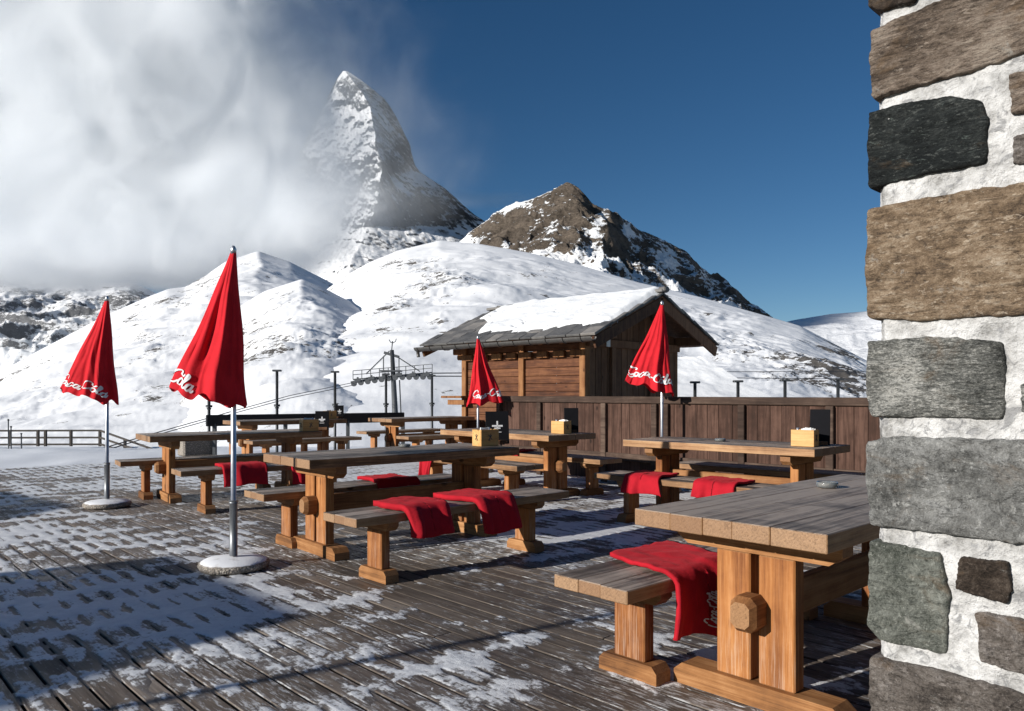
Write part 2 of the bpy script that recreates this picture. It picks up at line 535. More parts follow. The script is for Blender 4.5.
mb = MB()
u = U0
while u < U1:
    v = V0 - random.uniform(0, 3)
    while v < V1:
        v2 = min(v + random.choice((3.78, 4.2, 4.62)), V1)
        a = max(v, V0)
        if v2 - a > .05:
            mb.box((u + PITCH / 2, (a + v2) / 2, -.02 + random.uniform(-.0015, .0015)), (PITCH - GAP, v2 - a - .004, .04), .004)
        v = v2
    u += PITCH
deck = mb.build('wooden_deck', MAT['deck']); deck.rotation_euler = (0, 0, DANG); tag(deck, kind='structure')
mb = MB()
v = V0 + .1
while v < V1:
    mb.box(((U0 + U1) / 2, v, -.125), (U1 - U0, .07, .16), .004); v += JOIST
mb.box(((U0 + U1) / 2, (V0 + V1) / 2, -.235), (U1 - U0, V1 - V0, .03), .002)
o = mb.build('deck_joists', MAT['fence']); o.rotation_euler = (0, 0, DANG); tag(o, kind='structure')


def blob(x, y, cx, cy, rx, ry, ang=0.):
    c_, s_ = math.cos(ang), math.sin(ang)
    dx, dy = x - cx, y - cy
    a = (dx * c_ + dy * s_) / rx; b = (-dx * s_ + dy * c_) / ry
    return np.exp(-(a * a + b * b))


def snow_cover(x, y):
    """how much snow lies where: swept under the tables, drifted along the left and by the screen wall"""
    t = np.arctan2(x, np.maximum(y, .1))
    c = .62 - .58 * sstep(-.36, .04, t) * sstep(8., 6., y)
    c = c - .38 * sstep(6.4, 8.0, y) * sstep(-.1, -.4, t) * sstep(15., 11., y)
    c = c + .16 * blob(x, y, -3.2, 6.3, 2.2, .9, .1)
    c = c + .75 * blob(x, y, .75, 6.6, 1.3, .55, .5)
    c = c + .30 * blob(x, y, 1.1, 5.4, 1.6, .25, .45)
    c = c + .22 * blob(x, y, .05, 3.95, .5, .14, .9) + .4 * blob(x, y, .42, 2.75, .35, .10, .8)
    c = c - .7 * blob(x, y, -.9, 6.2, 1.5, 1.0, .7) - .55 * blob(x, y, .1, 5.0, .9, .55, .75)
    c = c - .6 * blob(x, y, 1.4, 3.5, 1.3, 1.0, .75)
    c = c - .4 * blob(x, y, -3.4, 9.0, 1.4, .9, .6)
    c = c + .45 * sstep(9.5, 11.5, y) * sstep(.35, -.1, t)
    return c


def deck_snow(name, ua, ub, va, vb, step, ythr):
    uu = np.arange(ua, ub, step); vv = np.arange(va, vb, step)
    Ug, Vg = np.meshgrid(uu, vv)
    X = Ug * N2[0] + Vg * M2[0]; Y = Ug * N2[1] + Vg * M2[1]
    cov = snow_cover(X, Y)
    jo = np.cos(2 * math.pi * (Vg - (V0 + .1)) / JOIST + 1.1 * fbm(Ug * 1.1, Vg * 1.1, 5, 3) + 1.2 * (_hash(np.floor((Ug - U0) / PITCH), np.floor(Vg / 2.7), 31) - .5))
    ph = (Ug - U0) / PITCH; dg = np.abs(ph - np.round(ph)) * PITCH
    n = fbm(X * .9, Y * .9, 3, 4) * .85 + fbm(Ug * 4.2, Vg * 2.4, 9, 6, .62) * .95 + fbm(Ug * 26, Vg * 13, 21, 4, .65) * .42
    wide = .012 + .016 * fbm(Ug * 2.2, Vg * 2.2, 41, 3)
    gap = sstep(wide * 2.0, wide * .6, dg)
    e = cov - .10 + .20 * jo + n
    e = e - gap * (.85 - 1.05 * sstep(.0, .9, jo * .8 + .9 * n))
    # board under snow differs board by board
    e = e + .30 * (_hash(np.floor(ph), np.floor(Vg / 3.1), 77) - .5)
    h = .0075 * np.tanh(e * 1.3)
    h = h + np.where(h > 0, .0022 * fbm(Ug * 45, Vg * 45, 55, 3), 0)
    vis = (h > -.004) & (Y > ythr[0]) & (Y < ythr[1]) & (np.abs(X) < Y * .75 + 1.2)
    P = np.stack([X, Y, np.maximum(h, -.006) + .0005], -1)
    o = grid_obj(name, P, MAT['deck_snow'], {'depth': h}, keep=vis)
    return tag(o, kind='stuff')


deck_snow('thin_snow', -1.5, 6.5, -1.5, 8., .0135, (1.6, 6.21))
deck_snow('thin_snow', U0, U1, V0, V1, .03, (6.2, 19.))

# ---------------------------------------------------------------- furniture


def make_table(loc, ang, label):
    t = empty('plank_table', (*loc, 0), ang, label, 'table', 'plank tables on the terrace')
    L_, W_, TH, HT = 1.95, .80, .066, .75
    mb = MB(); ws = [.205, .15, .125, .145, .175]; y = -W_ / 2
    for i, w_ in enumerate(ws):
        mb.box((random.uniform(-.004, .004), y + w_ / 2, HT - TH / 2 + random.uniform(-.001, .001)), (L_, w_ - .0012, TH), .003); y += w_
    mb.build('tabletop', MAT['top'], t)
    for sx in (-1, 1):
        x = sx * .70
        mb = MB()
        poly = [(-.35, .09), (.35, .09), (.35, .035), (.30, 0), (-.30, 0), (-.35, .035)]
        M = Matrix.Translation((x, 0, HT - TH - .091)) @ Matrix(((0, 0, 1, 0), (1, 0, 0, 0), (0, 1, 0, 0), (0, 0, 0, 1)))
        mb.prism(poly, -.045, .045, M); mb.build('batten', MAT['rail'], t)
        for sy in (-1, 1):
            mb = MB(); mb.box((x, sy * .0925, (HT - TH - .092 + .088) / 2), (.075, .150, HT - TH - .092 - .088), .006)
            mb.build('leg', MAT['leg'], t)
        mb = MB()
        poly = [(-.36, 0), (.36, 0), (.36, .055), (.32, .088), (-.32, .088), (-.36, .055)]
        M = Matrix.Translation((x, 0, .001)) @ Matrix(((0, 0, 1, 0), (1, 0, 0, 0), (0, 1, 0, 0), (0, 0, 0, 1)))
        mb.prism(poly, -.06, .06, M); mb.build('foot', MAT['rail'], t)
    mb = MB(); mb.box((0, 0, .37), (1.32, .05, .15), .005); s = mb.build('stretcher', MAT['beam'], t)
    for sx in (-1, 1):
        mb = MB()
        h, b = .068, .055; c = .026
        ring = [(-b + c, -h), (b - c, -h), (b, -h + c), (b, h - c), (b - c, h), (-b + c, h), (-b, h - c), (-b, -h + c)]
        x0, x1, x2 = .7385, .815, .845
        vs = [(sx * x0, y, .37 + z) for y, z in ring] + [(sx * x1, y, .37 + z) for y, z in ring] + [(sx * x2, y * .72, .37 + z * .72) for y, z in ring]
        fs = [[i, (i + 1) % 8, 8 + (i + 1) % 8, 8 + i] for i in range(8)] + [[8 + i, 8 + (i + 1) % 8, 16 + (i + 1) % 8, 16 + i] for i in range(8)] + [list(range(16, 24))]
        if sx < 0: fs = [f[::-1] for f in fs]
        mb.add(vs, fs); mb.build('tenon_block', MAT['beam'], s)
    return t


def make_bench(loc, ang, label):
    t = empty('plank_bench', (*loc, 0), ang, label, 'bench', 'plank benches beside the tables')
    L_, W_, TH, HT = 1.95, .40, .055, .45
    mb = MB(); ws = [.14, .12, .14]; y = -W_ / 2
    for w_ in ws:
        mb.box((random.uniform(-.004, .004), y + w_ / 2, HT - TH / 2 + random.uniform(-.001, .001)), (L_, w_ - .0015, TH), .0035); y += w_
    mb.build('seat', MAT['seat'], t)
    T = Matrix(((0, 0, 1, 0), (1, 0, 0, 0), (0, 1, 0, 0), (0, 0, 0, 1)))
    for sx in (-1, 1):
        x = sx * .68
        mb = MB(); mb.prism([(-.17, .06), (.17, .06), (.17, .03), (.14, 0), (-.14, 0), (-.17, .03)], -.04, .04, Matrix.Translation((x, 0, HT - TH - .061)) @ T); mb.build('batten', MAT['rail'], t)
        mb = MB(); mb.box((x, 0, (HT - TH - .062 + .078) / 2), (.07, .165, HT - TH - .062 - .078), .006); mb.build('leg', MAT['leg'], t)
        mb = MB(); mb.prism([(-.155, 0), (.155, 0), (.155, .05), (.13, .078), (-.13, .078), (-.155, .05)], -.05, .05, Matrix.Translation((x, 0, .001)) @ T); mb.build('foot', MAT['rail'], t)
    return t


def relabel(o, loc, ang, label):
    c = copy_tree(o); c.location = (*loc, 0); c.rotation_euler = (0, 0, ang); c['label'] = label
    return c


def ends(A, B, ang):
    return ((A[0] + B[0]) / 2 + .975 * math.cos(ang), (A[1] + B[1]) / 2 + .975 * math.sin(ang))


a1 = R(43); T1 = ends((.486, 3.132), (1.06, 2.527), a1)
a2 = R(40.5); T2 = ends((-1.94, 5.93), (-1.42, 5.40), a2)
a3 = R(36); T3 = ends((-4.41, 8.86), (-3.89, 8.32), a3)
aR = R(136); TR = (2.10, 7.35)
a4 = R(133); T4 = (.03, 9.43)
a6 = R(42); T6 = (-1.73, 14.83)
a7 = R(40); T7 = (-3.99, 13.53)
table = make_table(T1, a1, 'big plank table in the foreground, its far end cut off by the stone pillar')
for loc, ang, lb in ((T2, a2, 'plank table right of the nearest parasol, with two blankets on its front bench'),
                     (T3, a3, 'plank table at the left, standing right behind the big red parasol pole'),
                     (TR, aR, 'sunlit plank table in front of the dark board screen, behind the foreground table'),
                     (T4, a4, 'sunlit plank table just left of the board screen, with the lean red parasol behind it'),
                     (T6, a6, 'small far plank table at the terrace edge under the chairlift tower'),
                     (T7, a7, 'far plank table in front of the long black railing')):
    relabel(table, loc, ang, lb)

B = {}
B['1'] = ((1.025, 3.777), a1)
B['1b'] = ((2.02, 2.93), a1)
B['2f'] = ((-.386, 5.484), R(44))
B['2b'] = ((-1.266, 6.573), a2)
B['3f'] = ((-2.59, 8.25), R(37))
B['3b'] = ((-3.695, 9.265), R(36))
B['4n'] = ((-.466, 8.88), a4)
B['4f'] = ((.495, 9.65), a4)
B['Rn'] = ((1.61, 6.80), R(134))
B['Rf'] = ((2.60, 7.90), aR)
B['6f'] = ((-1.23, 14.27), a6)
B['6b'] = ((-2.30, 16.0), a6)
B['7f'] = ((-3.51, 12.96), a7)
B['7b'] = ((-4.47, 14.10), a7)
BL = {
    '1': 'foreground bench with one red blanket hanging over its edge in front of the big table',
    '1b': 'bench on the far side of the big foreground table, mostly hidden by the stone pillar',
    '2f': 'bench with two red blankets draped side by side over its front edge',
    '2b': 'bench behind the middle table, one folded red blanket lying on its seat',
    '3f': 'bench with red blankets just behind the big parasol pole, in front of the left table',
    '3b': 'bare bench on the far side of the left table, nearest the small parasol',
    '4n': 'sunlit bench between the middle table and the table left of the board screen',
    '4f': 'bench against the left part of the dark board screen, red blanket at its end',
    'Rn': 'bench with two red blankets right behind the foreground table',
    'Rf': 'bench close against the right part of the dark board screen',
    '6f': 'far bench on the near side of the table under the chairlift tower',
    '6b': 'far bare bench behind the table under the chairlift tower, its end sticking out left',
    '7f': 'far bench on the near side of the table by the black railing',
    '7b': 'far bench between the table and the long black railing',
}
bench = make_bench(*B['1'], BL['1'])
for k in list(B)[1:]: relabel(bench, *B[k], BL[k])


# ---------------------------------------------------------------- lettering: a flowing script drawn as pen strokes
def catmull(pts, k=7):
    P = [np.array(p, float) for p in pts]; P = [2 * P[0] - P[1]] + P + [2 * P[-1] - P[-2]]
    out = []
    for i in range(1, len(P) - 2):
        for j in range(k):
            t = j / k
            out.append(.5 * (2 * P[i] + (P[i + 1] - P[i - 1]) * t + (2 * P[i - 1] - 5 * P[i] + 4 * P[i + 1] - P[i + 2]) * t * t + (3 * P[i] - P[i - 1] - 3 * P[i + 1] + P[i + 2]) * t ** 3))
    out.append(P[-2]); return out


GC = [(.74, .74), (.70, .94), (.52, 1.0), (.28, .88), (.10, .54), (.10, .20), (.28, .01), (.52, .05), (.72, .26)]
Go = [(.30, .47), (.15, .47), (.05, .28), (.09, .06), (.24, .0), (.38, .15), (.39, .36), (.30, .48), (.22, .44)]
Gc = [(.37, .37), (.29, .48), (.14, .43), (.05, .20), (.12, .02), (.28, .02), (.42, .17)]
Ga = [(.37, .41), (.24, .49), (.09, .35), (.06, .10), (.17, .0), (.31, .15), (.39, .46), (.36, .15), (.43, .0), (.56, .14)]
Gl = [(.0, .12), (.20, .50), (.31, .88), (.25, 1.02), (.16, .88), (.12, .42), (.14, .06), (.24, .0), (.38, .14)]
Gd = [(.04, .27), (.28, .31)]
SCRIPT = [(GC, 0.), (Go, .74), (Gc, 1.18), (Ga, 1.62), (Gd, 2.16), (GC, 2.46), (Go, 3.20), (Gl, 3.62), (Ga, 3.96),
          ([(.74, .74), (.88, .66), (1.02, .72), (1.12, .86)], 2.46), ([(.72, .26), (.90, .12), (.72, -.16), (.40, -.20)], 0.)]
SW = 4.55


def script(name, surf, parent, mat=None, only=None, wgt=.085, slant=.22):
    """surf(x, y): x along the word 0..1, y up (in letter heights) -> point and normal"""
    mb = MB()
    for gi, (g, off) in enumerate(SCRIPT):
        if only is not None and gi not in only: continue
        pts = catmull(g)
        left, right = [], []
        for i, p in enumerate(pts):
            d = pts[min(i + 1, len(pts) - 1)] - pts[max(i - 1, 0)]; d = d / (np.linalg.norm(d) + 1e-9)
            w_ = wgt * (.45 + .75 * abs(d[0] * .35 - d[1] * -.93) ** 1.2)
            nn = np.array((-d[1], d[0])) * w_ * .5
            for lst, q in ((left, p + nn), (right, p - nn)):
                x, y = q[0] + off + slant * q[1], q[1]
                P, N = surf(x / SW, y); lst.append(Vector(P) + Vector(N) * .006)
        vs = left + right; n = len(left)
        fs = [[i, n + i, n + i + 1, i + 1] for i in range(n - 1)]
        mb.add(vs, fs, .5)
    return mb.build(name, mat or MAT['white'], parent)


def _fb(x, y, s):
    from mathutils import noise as mn
    return mn.noise(Vector((x, y, s * 3.7)))


# ---------------------------------------------------------------- parasols, closed and blown to one side
def parasol(px, d, ztop, zin, zout, wout, win, side, label, seed, depth=.15, base=True, text=None, wgt=.085, thin=0.):
    """side -1: the folded cloth hangs to the left of the pole"""
    x = (px - CX) / F * d
    t = empty('parasol', (x, d, 0), 0, label, 'parasol', 'closed red parasols')
    rr = random.Random(seed); p1, p2, p3, p4 = [rr.uniform(0, 6.28) for _ in range(4)]
    mb = MB(); mb.tube([(0, 0, .40), (0, 0, ztop - .02)], .0185, 14); mb.build('pole', MAT['steel'], t)
    mb = MB(); mb.tube([(0, 0, .09 if base else .02), (0, 0, .47)], .027, 14); mb.tube([(0, 0, .455), (0, 0, .475)], .031, 14); mb.build('sleeve', MAT['sleeve'], t)
    if base:
        mb = MB(); mb.lathe((0, 0, .001), [(.20, 0), (.228, .008), (.238, .026), (.232, .046), (.205, .062), (.12, .076), (.03, .082)], 48, .018)
        mb.build('base', MAT['concrete'], t)
    mb = MB(); mb.lathe((0, 0, ztop - .03), [(.02, 0), (.02, .03), (.014, .045), (.006, .055)], 12); mb.build('finial', MAT['steel'], t)

    def WR(phi, v):
        x_, y_ = math.cos(phi) * 2.2 + v * .6 + seed, math.sin(phi) * 2.2 + v * .9
        return .030 * _fb(x_, y_, seed) + .013 * _fb(x_ * 2.7 + 9, y_ * 2.7 + v * 3, seed + 3)

    def S(phi, v):
        a = (wout + win) / 2; cx_ = (-wout + win) / 2
        vv = v ** 1.08
        fold = 1 + (.17 * math.cos(5 * phi + p1 + 1.1 * v) + .14 * math.cos(8.0 * phi + 1.4 * math.sin(phi) + p2 - 1.6 * v) + .10 * math.cos(14 * phi + p3 + 2 * v)) * min(1, v * 1.6 + .15) * (.35 + .65 * abs(math.sin(phi)))
        e = a * vv + .018; b = depth * (vv * .85 + .15 * math.sin(min(1, v * 1.2) * 3.14)) + .02
        # nearly triangular section: deep by the pole, thin at the outer tip
        bb = b * (.45 + .55 * (.5 - .5 * math.cos(phi)))
        lx = cx_ * vv - (-math.cos(phi)) * -e * (1 + (fold - 1) * .25)
        lx = cx_ * vv - math.cos(phi) * e * (1 + (fold - 1) * .2)
        ly = -bb * math.sin(phi) * fold
        hem = zin + (zout - zin) * (.5 + .5 * math.cos(phi)) + .018 * math.cos(5 * phi + p4) + .01 * math.cos(11 * phi + p1)
        z = ztop - .012 - (ztop - hem) * v
        z += thin * math.sin(v * 3.14) * 0
        lx += .012 * math.sin(v * 9 + p2) * v
        wr = WR(phi, v); lx += wr * .6 * v; ly -= wr * v
        z += .012 * math.sin(phi * 7 + p3) * v ** 4
        return Vector((lx * (1 if side < 0 else -1), ly, z))

    nphi, nv = 216, 60
    P = np.zeros((nv + 1, nphi + 1, 3))
    for i in range(nv + 1):
        for j in range(nphi + 1):
            P[i, j] = S((2 * math.pi * j / nphi) * (1 if side < 0 else -1), (i / nv) ** .9)
    cn = grid_obj('canopy', P, MAT['canvas'], parent=t)
    if text:
        for (f0, f1, v0, hgt, only) in text:
            tab = [S(f0 + (f1 - f0) * k / 160, v0 - .04) for k in range(161)]
            cum = [0.]
            for k in range(160): cum.append(cum[-1] + (tab[k + 1] - tab[k]).length)
            def surf(x, y, f0=f0, f1=f1, v0=v0, hgt=hgt, cum=cum):
                ph = f0 + (f1 - f0) * float(np.interp(min(max(x, 0), 1) * cum[-1], cum, np.linspace(0, 1, 161))); v = v0 - y * hgt
                p = S(ph, v); e_ = 1e-3
                du = S(ph + e_, v) - p; dv = S(ph, v + e_) - p
                n_ = du.cross(dv)
                n_.normalize()
                if n_.y * math.sin(ph) > 0: n_ = -n_
                return p, n_
            script('lettering', surf, cn, only=only, wgt=wgt)
    return t


ALL = None
parasol(233.5, 5.32, 2.22, 1.135, 1.265, .435, .068, -1, 'largest closed red parasol, nearest one, standing in a pebbled concrete base', 3, .17,
        text=[(-1.25, 1.30, .955, .098, None)], wgt=.125)
parasol(107, 8.19, 2.235, 1.12, 1.27, .49, .075, -1, 'closed red parasol at the far left with dark folds, in a snowy round base', 8, .17,
        text=[(-.35, 2.55, .935, .085, None)], wgt=.125)
parasol(662, 9.4, 2.33, 1.20, 1.38, .45, .125, -1, 'closed red parasol on the right, in front of the hut gable', 5, .16,
        text=[(-.1, 2.75, .90, .10, None)], wgt=.14)
parasol(478, 11.8, 2.08, 1.05, 1.10, .38, .14, 1, 'lean red parasol in front of the hut wall, cloth blown to the right', 12, .17,
        text=[(2.5, -.3, .90, .10, None)], wgt=.14)


# ---------------------------------------------------------------- blankets
def blanket(bk, s0, s1, side, tin, hang, label, skew=0., seed=0, logo=None, th=.018, slope=0., tilt=0.):
    """lies across a bench seat and hangs over its long edge. s along the bench from its left end, side +1/-1 the local y of the edge"""
    (bx, by), ang = B[bk]
    t = empty('blanket', (bx, by, .452), ang, label, 'blanket', 'red fleece blankets on the benches')
    W2, rr = .2, random.Random(seed)
    ns, nt_ = 34, 46
    Ltot = tin + hang
    o1, o2 = rr.uniform(0, 50), rr.uniform(0, 50)
    r_ = .03

    def surf(a, b, off):
        # a along the bench 0..1, b from the inner edge 0 .. outer hanging edge 1; off = layer offset
        l = b * (Ltot + tilt * (a - .5))
        s = s0 + (s1 - s0) * a - .975 + skew * (1 - b)
        s += .012 * math.sin(b * 7 + o1) * (1 if a > .5 else -1) + .02 * (a - .5) * math.sin(b * 5 + o2)
        wav = float(fbm(np.array(s * 5 + o1), np.array(l * 5), seed, 3)) * .012 + .006 * _fb(s * 11 + o1, l * 9, seed) + .004 * _fb(s * 26, l * 20 + o2, seed + 2)
        fold = .016 * math.sin(a * 9 + o1 + b * 1.5) + .010 * math.sin(a * 17 + o2)
        if l < tin - r_:
            y = W2 - tin + l; z = .006 + off + abs(wav) + .010 * max(0, math.sin(a * 8 + o2)) * b; n = (0, 0, 1)
        elif l < tin - r_ + r_ * 1.57:
            q = (l - tin + r_) / r_
            k = r_ + off
            y = W2 - r_ + math.sin(q) * (k + .012 + max(0, fold)); z = -r_ + math.cos(q) * (k + .006 + abs(wav)); n = (0, math.sin(q), math.cos(q))
        else:
            q = l - (tin - r_ + r_ * 1.57); h_ = q / max(hang, .05)
            y = W2 + .014 + off + max(0, fold) * (1 + h_) + .012 * _fb(s * 10 + o2, l * 3, seed + 5) * (.3 + h_) + wav * .5 + .02 * math.sin(min(h_ * 2.2, 2.2)) ; z = -r_ - q * (1 + .06 * math.sin(a * 6 + o2)) ; n = (0, 1, 0)
            s += .02 * h_ * (a - .5) + slope * h_
        return Vector((s, y * side, z)), n

    m = []
    for (off) in (th, 0.):
        G = np.array([[surf(j / ns, i / nt_, off)[0] for j in range(ns + 1)] for i in range(nt_ + 1)])
        m.append(G)
    top, bot = m
    # close the sheet: rounded rim from the top layer to the bottom layer
    mb = MB(); n1 = ns + 1; tot = (nt_ + 1) * n1
    for G in (top, bot):
        mb.v += [tuple(p) for p in G.reshape(-1, 3)]; mb.t += [.5] * tot
    fl = []
    for i in range(nt_):
        for j in range(ns):
            q = [i * n1 + j, i * n1 + j + 1, (i + 1) * n1 + j + 1, (i + 1) * n1 + j]
            fl.append(q); fl.append([tot + k for k in q[::-1]])
    rim = [j for j in range(n1)] + [i * n1 + ns for i in range(1, nt_ + 1)] + [nt_ * n1 + j for j in range(ns - 1, -1, -1)] + [i * n1 for i in range(nt_ - 1, 0, -1)]
    for k in range(len(rim)):
        a, b = rim[k], rim[(k + 1) % len(rim)]
        fl.append([b, a, tot + a, tot + b])
    if side > 0: fl = [f[::-1] for f in fl]
    mb.f = fl; mb.sm = [True] * len(fl)
    c = mb.build('cloth', MAT['blanket'], t)
    if logo:
        a0, a1_, b0, b1, k = logo
        def sf(x, y):
            # the word runs up the cloth
            b = b0 + (b1 - b0) * x; a = a0 + (a1_ - a0) * (1 - y)
            p, n = surf(min(max(a, 0), 1), min(max(b, 0), 1), th)
            return p, Vector((n[0], n[1] * side, n[2]))
        script('lettering', sf, c, wgt=.13)
    return t


blanket('1', .20, .66, -1, .42, .25, 'red fleece blanket with white lettering on the foreground bench', skew=.20, seed=3, tilt=.11, logo=(.44, .66, .95, .72, 0), slope=.02)
blanket('2f', .38, .72, -1, .34, .15, 'left one of the two red blankets hanging from the same bench edge', skew=-.05, seed=4, th=.036)
blanket('2f', 1.0, 1.36, -1, .38, .20, 'right one of the two red blankets hanging from the same bench edge, the longer one', skew=-.12, seed=5, th=.034)
blanket('2b', 1.0, 1.36, -1, .36, .06, 'folded red blanket lying on the bench behind the middle table', skew=.0, seed=6, th=.03)
blanket('3f', .40, .84, -1, .26, .16, 'wide dark red blanket hanging directly behind the big parasol pole', seed=7, th=.03)
blanket('3f', 1.12, 1.46, -1, .26, .20, 'dark red blanket seen under the left end of the middle table', seed=8, th=.03)
blanket('4n', 1.46, 1.66, 1, .30, .22, 'narrow red blanket hanging between the middle table legs and the sunlit bench', seed=9)
blanket('4n', .74, .96, 1, .30, .10, 'small bit of red blanket seen through the legs of the middle table', seed=10)
blanket('4f', 1.36, 1.62, 1, .34, .17, 'red blanket behind the leg of the table left of the board screen', seed=11)
blanket('Rn', .42, .84, 1, .34, .10, 'half shaded red blanket on the bench behind the foreground table, left of the other', skew=.03, seed=12)
blanket('Rn', 1.16, 1.56, 1, .34, .13, 'bright red blanket on the bench just above the foreground table edge', skew=.06, seed=13)


# ---------------------------------------------------------------- table caddies, menus, ashtrays
def caddy(x, y, ang, label, z=.752, s=1.):
    t = empty('caddy', (x, y, z), ang, label, 'caddy', 'wooden caddies on the tables')
    mb = MB(); l, w_, h, th = .20 * s, .13 * s, .145 * s, .012
    mb.box((0, -w_ / 2 + th / 2, h / 2), (l, th, h), .002); mb.box((0, w_ / 2 - th / 2, h / 2), (l, th, h), .002)
    mb.box((-l / 2 + th / 2, 0, h / 2), (th - .001, w_ - 2 * th, h), .002); mb.box((l / 2 - th / 2, 0, h / 2), (th - .001, w_ - 2 * th, h), .002)
    mb.box((0, 0, .006), (l - 2 * th, w_ - 2 * th, .012), .001)
    mb.build('box', MAT['caddy'], t)
    mb = MB()
    for k in range(3):
        mb.box((-.03 * s + .004 * k, -.03 * s + .016 * k, h * .62), (.09 * s, .007, h * .95), .001, Matrix.Rotation(.12 * k - .1, 3, 'Y'))
    mb.build('napkins', MAT['paper'], t)
    mb = MB(); mb.lathe((.055 * s, .02, .012), [(.018, 0), (.02, .05), (.02, .10 * s), (.012, .125 * s), (.012, .15 * s)], 14); mb.build('shaker', MAT['steel'], t)
    # burnt-in mark on the front faces: a ring with crossed strokes
    for face in (0, 1):
        mb = MB()
        for (p, q) in (((-.02, .05), (.02, .10)), ((-.018, .10), (.022, .055)), ((-.005, .045), (.004, .108))):
            if face == 0: mb.bar((p[0] * s, -w_ / 2 - .0005, p[1] * s), (q[0] * s, -w_ / 2 - .0005, q[1] * s), .002, .006, 0)
            else: mb.bar((-l / 2 - .0005, p[0] * s, p[1] * s), (-l / 2 - .0005, q[0] * s, q[1] * s), .006, .002, 0)
        mb.build('burnt_mark', MAT['dark_metal'], t)
    return t


def menu(x, y, ang, label, z=.752, w_=.20, h=.30, lean=.16, mark=True):
    t = empty('menu_board', (x, y, z), ang, label, 'menu', 'black menu boards on the tables')
    M = Matrix.Rotation(-lean, 3, 'X')
    mb = MB(); mb.box(M @ Vector((0, 0, h / 2)) + Vector((0, 0, .002)), (w_, .012, h), .003, M); b = mb.build('board', MAT['black'], t)
    mb = MB(); mb.box((0, .0, .02), (w_ * .8, .07, .035), .004); mb.build('stand', MAT['hut_dark'], t)
    if mark:
        mb = MB()
        def pl(c, sz): mb.box(M @ Vector((c[0], -.0075, c[1])) + Vector((0, 0, .002)), (sz[0], .003, sz[1]), .0005, M)
        pl((0, h * .55), (w_ * .46, .016)); pl((0, h * .57), (.014, h * .26)); pl((0, h * .48), (w_ * .26, .012)); pl((0, h * .36), (w_ * .34, .006))
        mb.build('printed_mark', MAT['white'], b)
    return t


caddy(-.235, 6.80, a2, 'wooden caddy at the right end of the middle table, with napkins')
menu(-.13, 7.0, R(12), 'black menu board with a white emblem behind the middle table caddy', w_=.215, h=.30)
caddy(-2.50, 9.42, a3, 'wooden caddy at the right end of the left table')
menu(-2.40, 9.66, R(10), 'dark menu board behind the caddy of the left table', w_=.17, h=.24)
caddy(-3.30, 13.86, a7, 'small wooden caddy on the far table by the black railing')
menu(-3.17, 14.06, R(10), 'small dark menu board on the far table by the black railing', w_=.15, h=.24)
caddy(.57, 8.86, R(133), 'wooden caddy at the right end of the table left of the board screen')
menu(.70, 9.02, R(6), 'black menu board in front of the left part of the board screen', w_=.17, h=.29, lean=.05, mark=False)
caddy(2.58, 6.74, R(140), 'wooden caddy with napkins at the right end of the table before the board screen')
menu(2.76, 6.86, R(-28), 'tilted black menu board at the right end of the table before the board screen', w_=.17, h=.32, lean=.1, mark=False)


def glassmat():
    w = NB('thick_glass', .06, .5)
    w.b.inputs['Transmission Weight'].default_value = .85
    w.color((.85, .9, .9)); return w.m


MAT['glass'] = glassmat()
for (x, y, lb) in ((1.565, 3.80, 'round glass ashtray on the foreground table near the stone pillar'),
                   (-.93, 6.62, 'small round glass ashtray on the middle table'),
                   (2.02, 7.42, 'small round glass ashtray on the table before the board screen')):
    t = empty('ashtray', (x, y, .752), 0, lb, 'ashtray', 'glass ashtrays')
    mb = MB(); mb.lathe((0, 0, 0), [(.044, 0), (.050, .004), (.053, .024), (.049, .028), (.042, .024), (.038, .010), (.002, .008)], 24); mb.build('bowl', MAT['glass'], t)
    mb = MB()
    for k in range(3): mb.tube([(-.02 + .014 * k, -.01 + .008 * k, .014), (.012 + .01 * k, .012, .018)], .0035, 6)
    mb.build('stubs', MAT['paper'], t)


# ---------------------------------------------------------------- board screen behind the tables
def along(o, d, s): return (o[0] + d[0] * s, o[1] + d[1] * s)


NW = 8.13
scr = empty('board_screen', (N2[0] * NW, N2[1] * NW, 0), math.atan2(M2[1], M2[0]), 'dark brown windbreak of upright boards with a thick cap rail, behind the sunlit tables', 'screen')
# local x runs along the boards' line (towards the far left), local -y... faces the terrace on +y
S0, S1 = -1.2, 9.0
S1 = float(uv((500 - CX) / F * 12.16, 12.16)[1])
mb = MB(); s = S0
while s < S1:
    w_ = random.uniform(.14, .19); w_ = min(w_, S1 - s)
    if w_ > .03: mb.box((s + w_ / 2, random.uniform(-.003, .003), .562), (w_ - .004, .028, 1.046), .003)
    s += w_
mb.build('boards', MAT['wall_plank'], scr)
mb = MB(); mb.box(((S0 + S1) / 2, .0, 1.128), (S1 - S0 + .06, .10, .09), .008); mb.build('cap_rail', MAT['wall_cap'], scr)
mb = MB(); mb.box(((S0 + S1) / 2, .035, .36), (S1 - S0, .04, .10), .006); mb.build('lower_rail', MAT['wall_cap'], scr)
posts = [S1 - .05] + [float(S1 - .05 - q) for q in (.9, 2.15, 3.0, 3.18, 4.25, 5.3, 6.4)]
for q in posts:
    if q > S0:
        mb = MB(); mb.box((q, .04, .54), (.085, .055, 1.08), .006); mb.build('post', MAT['wall_cap'], scr)

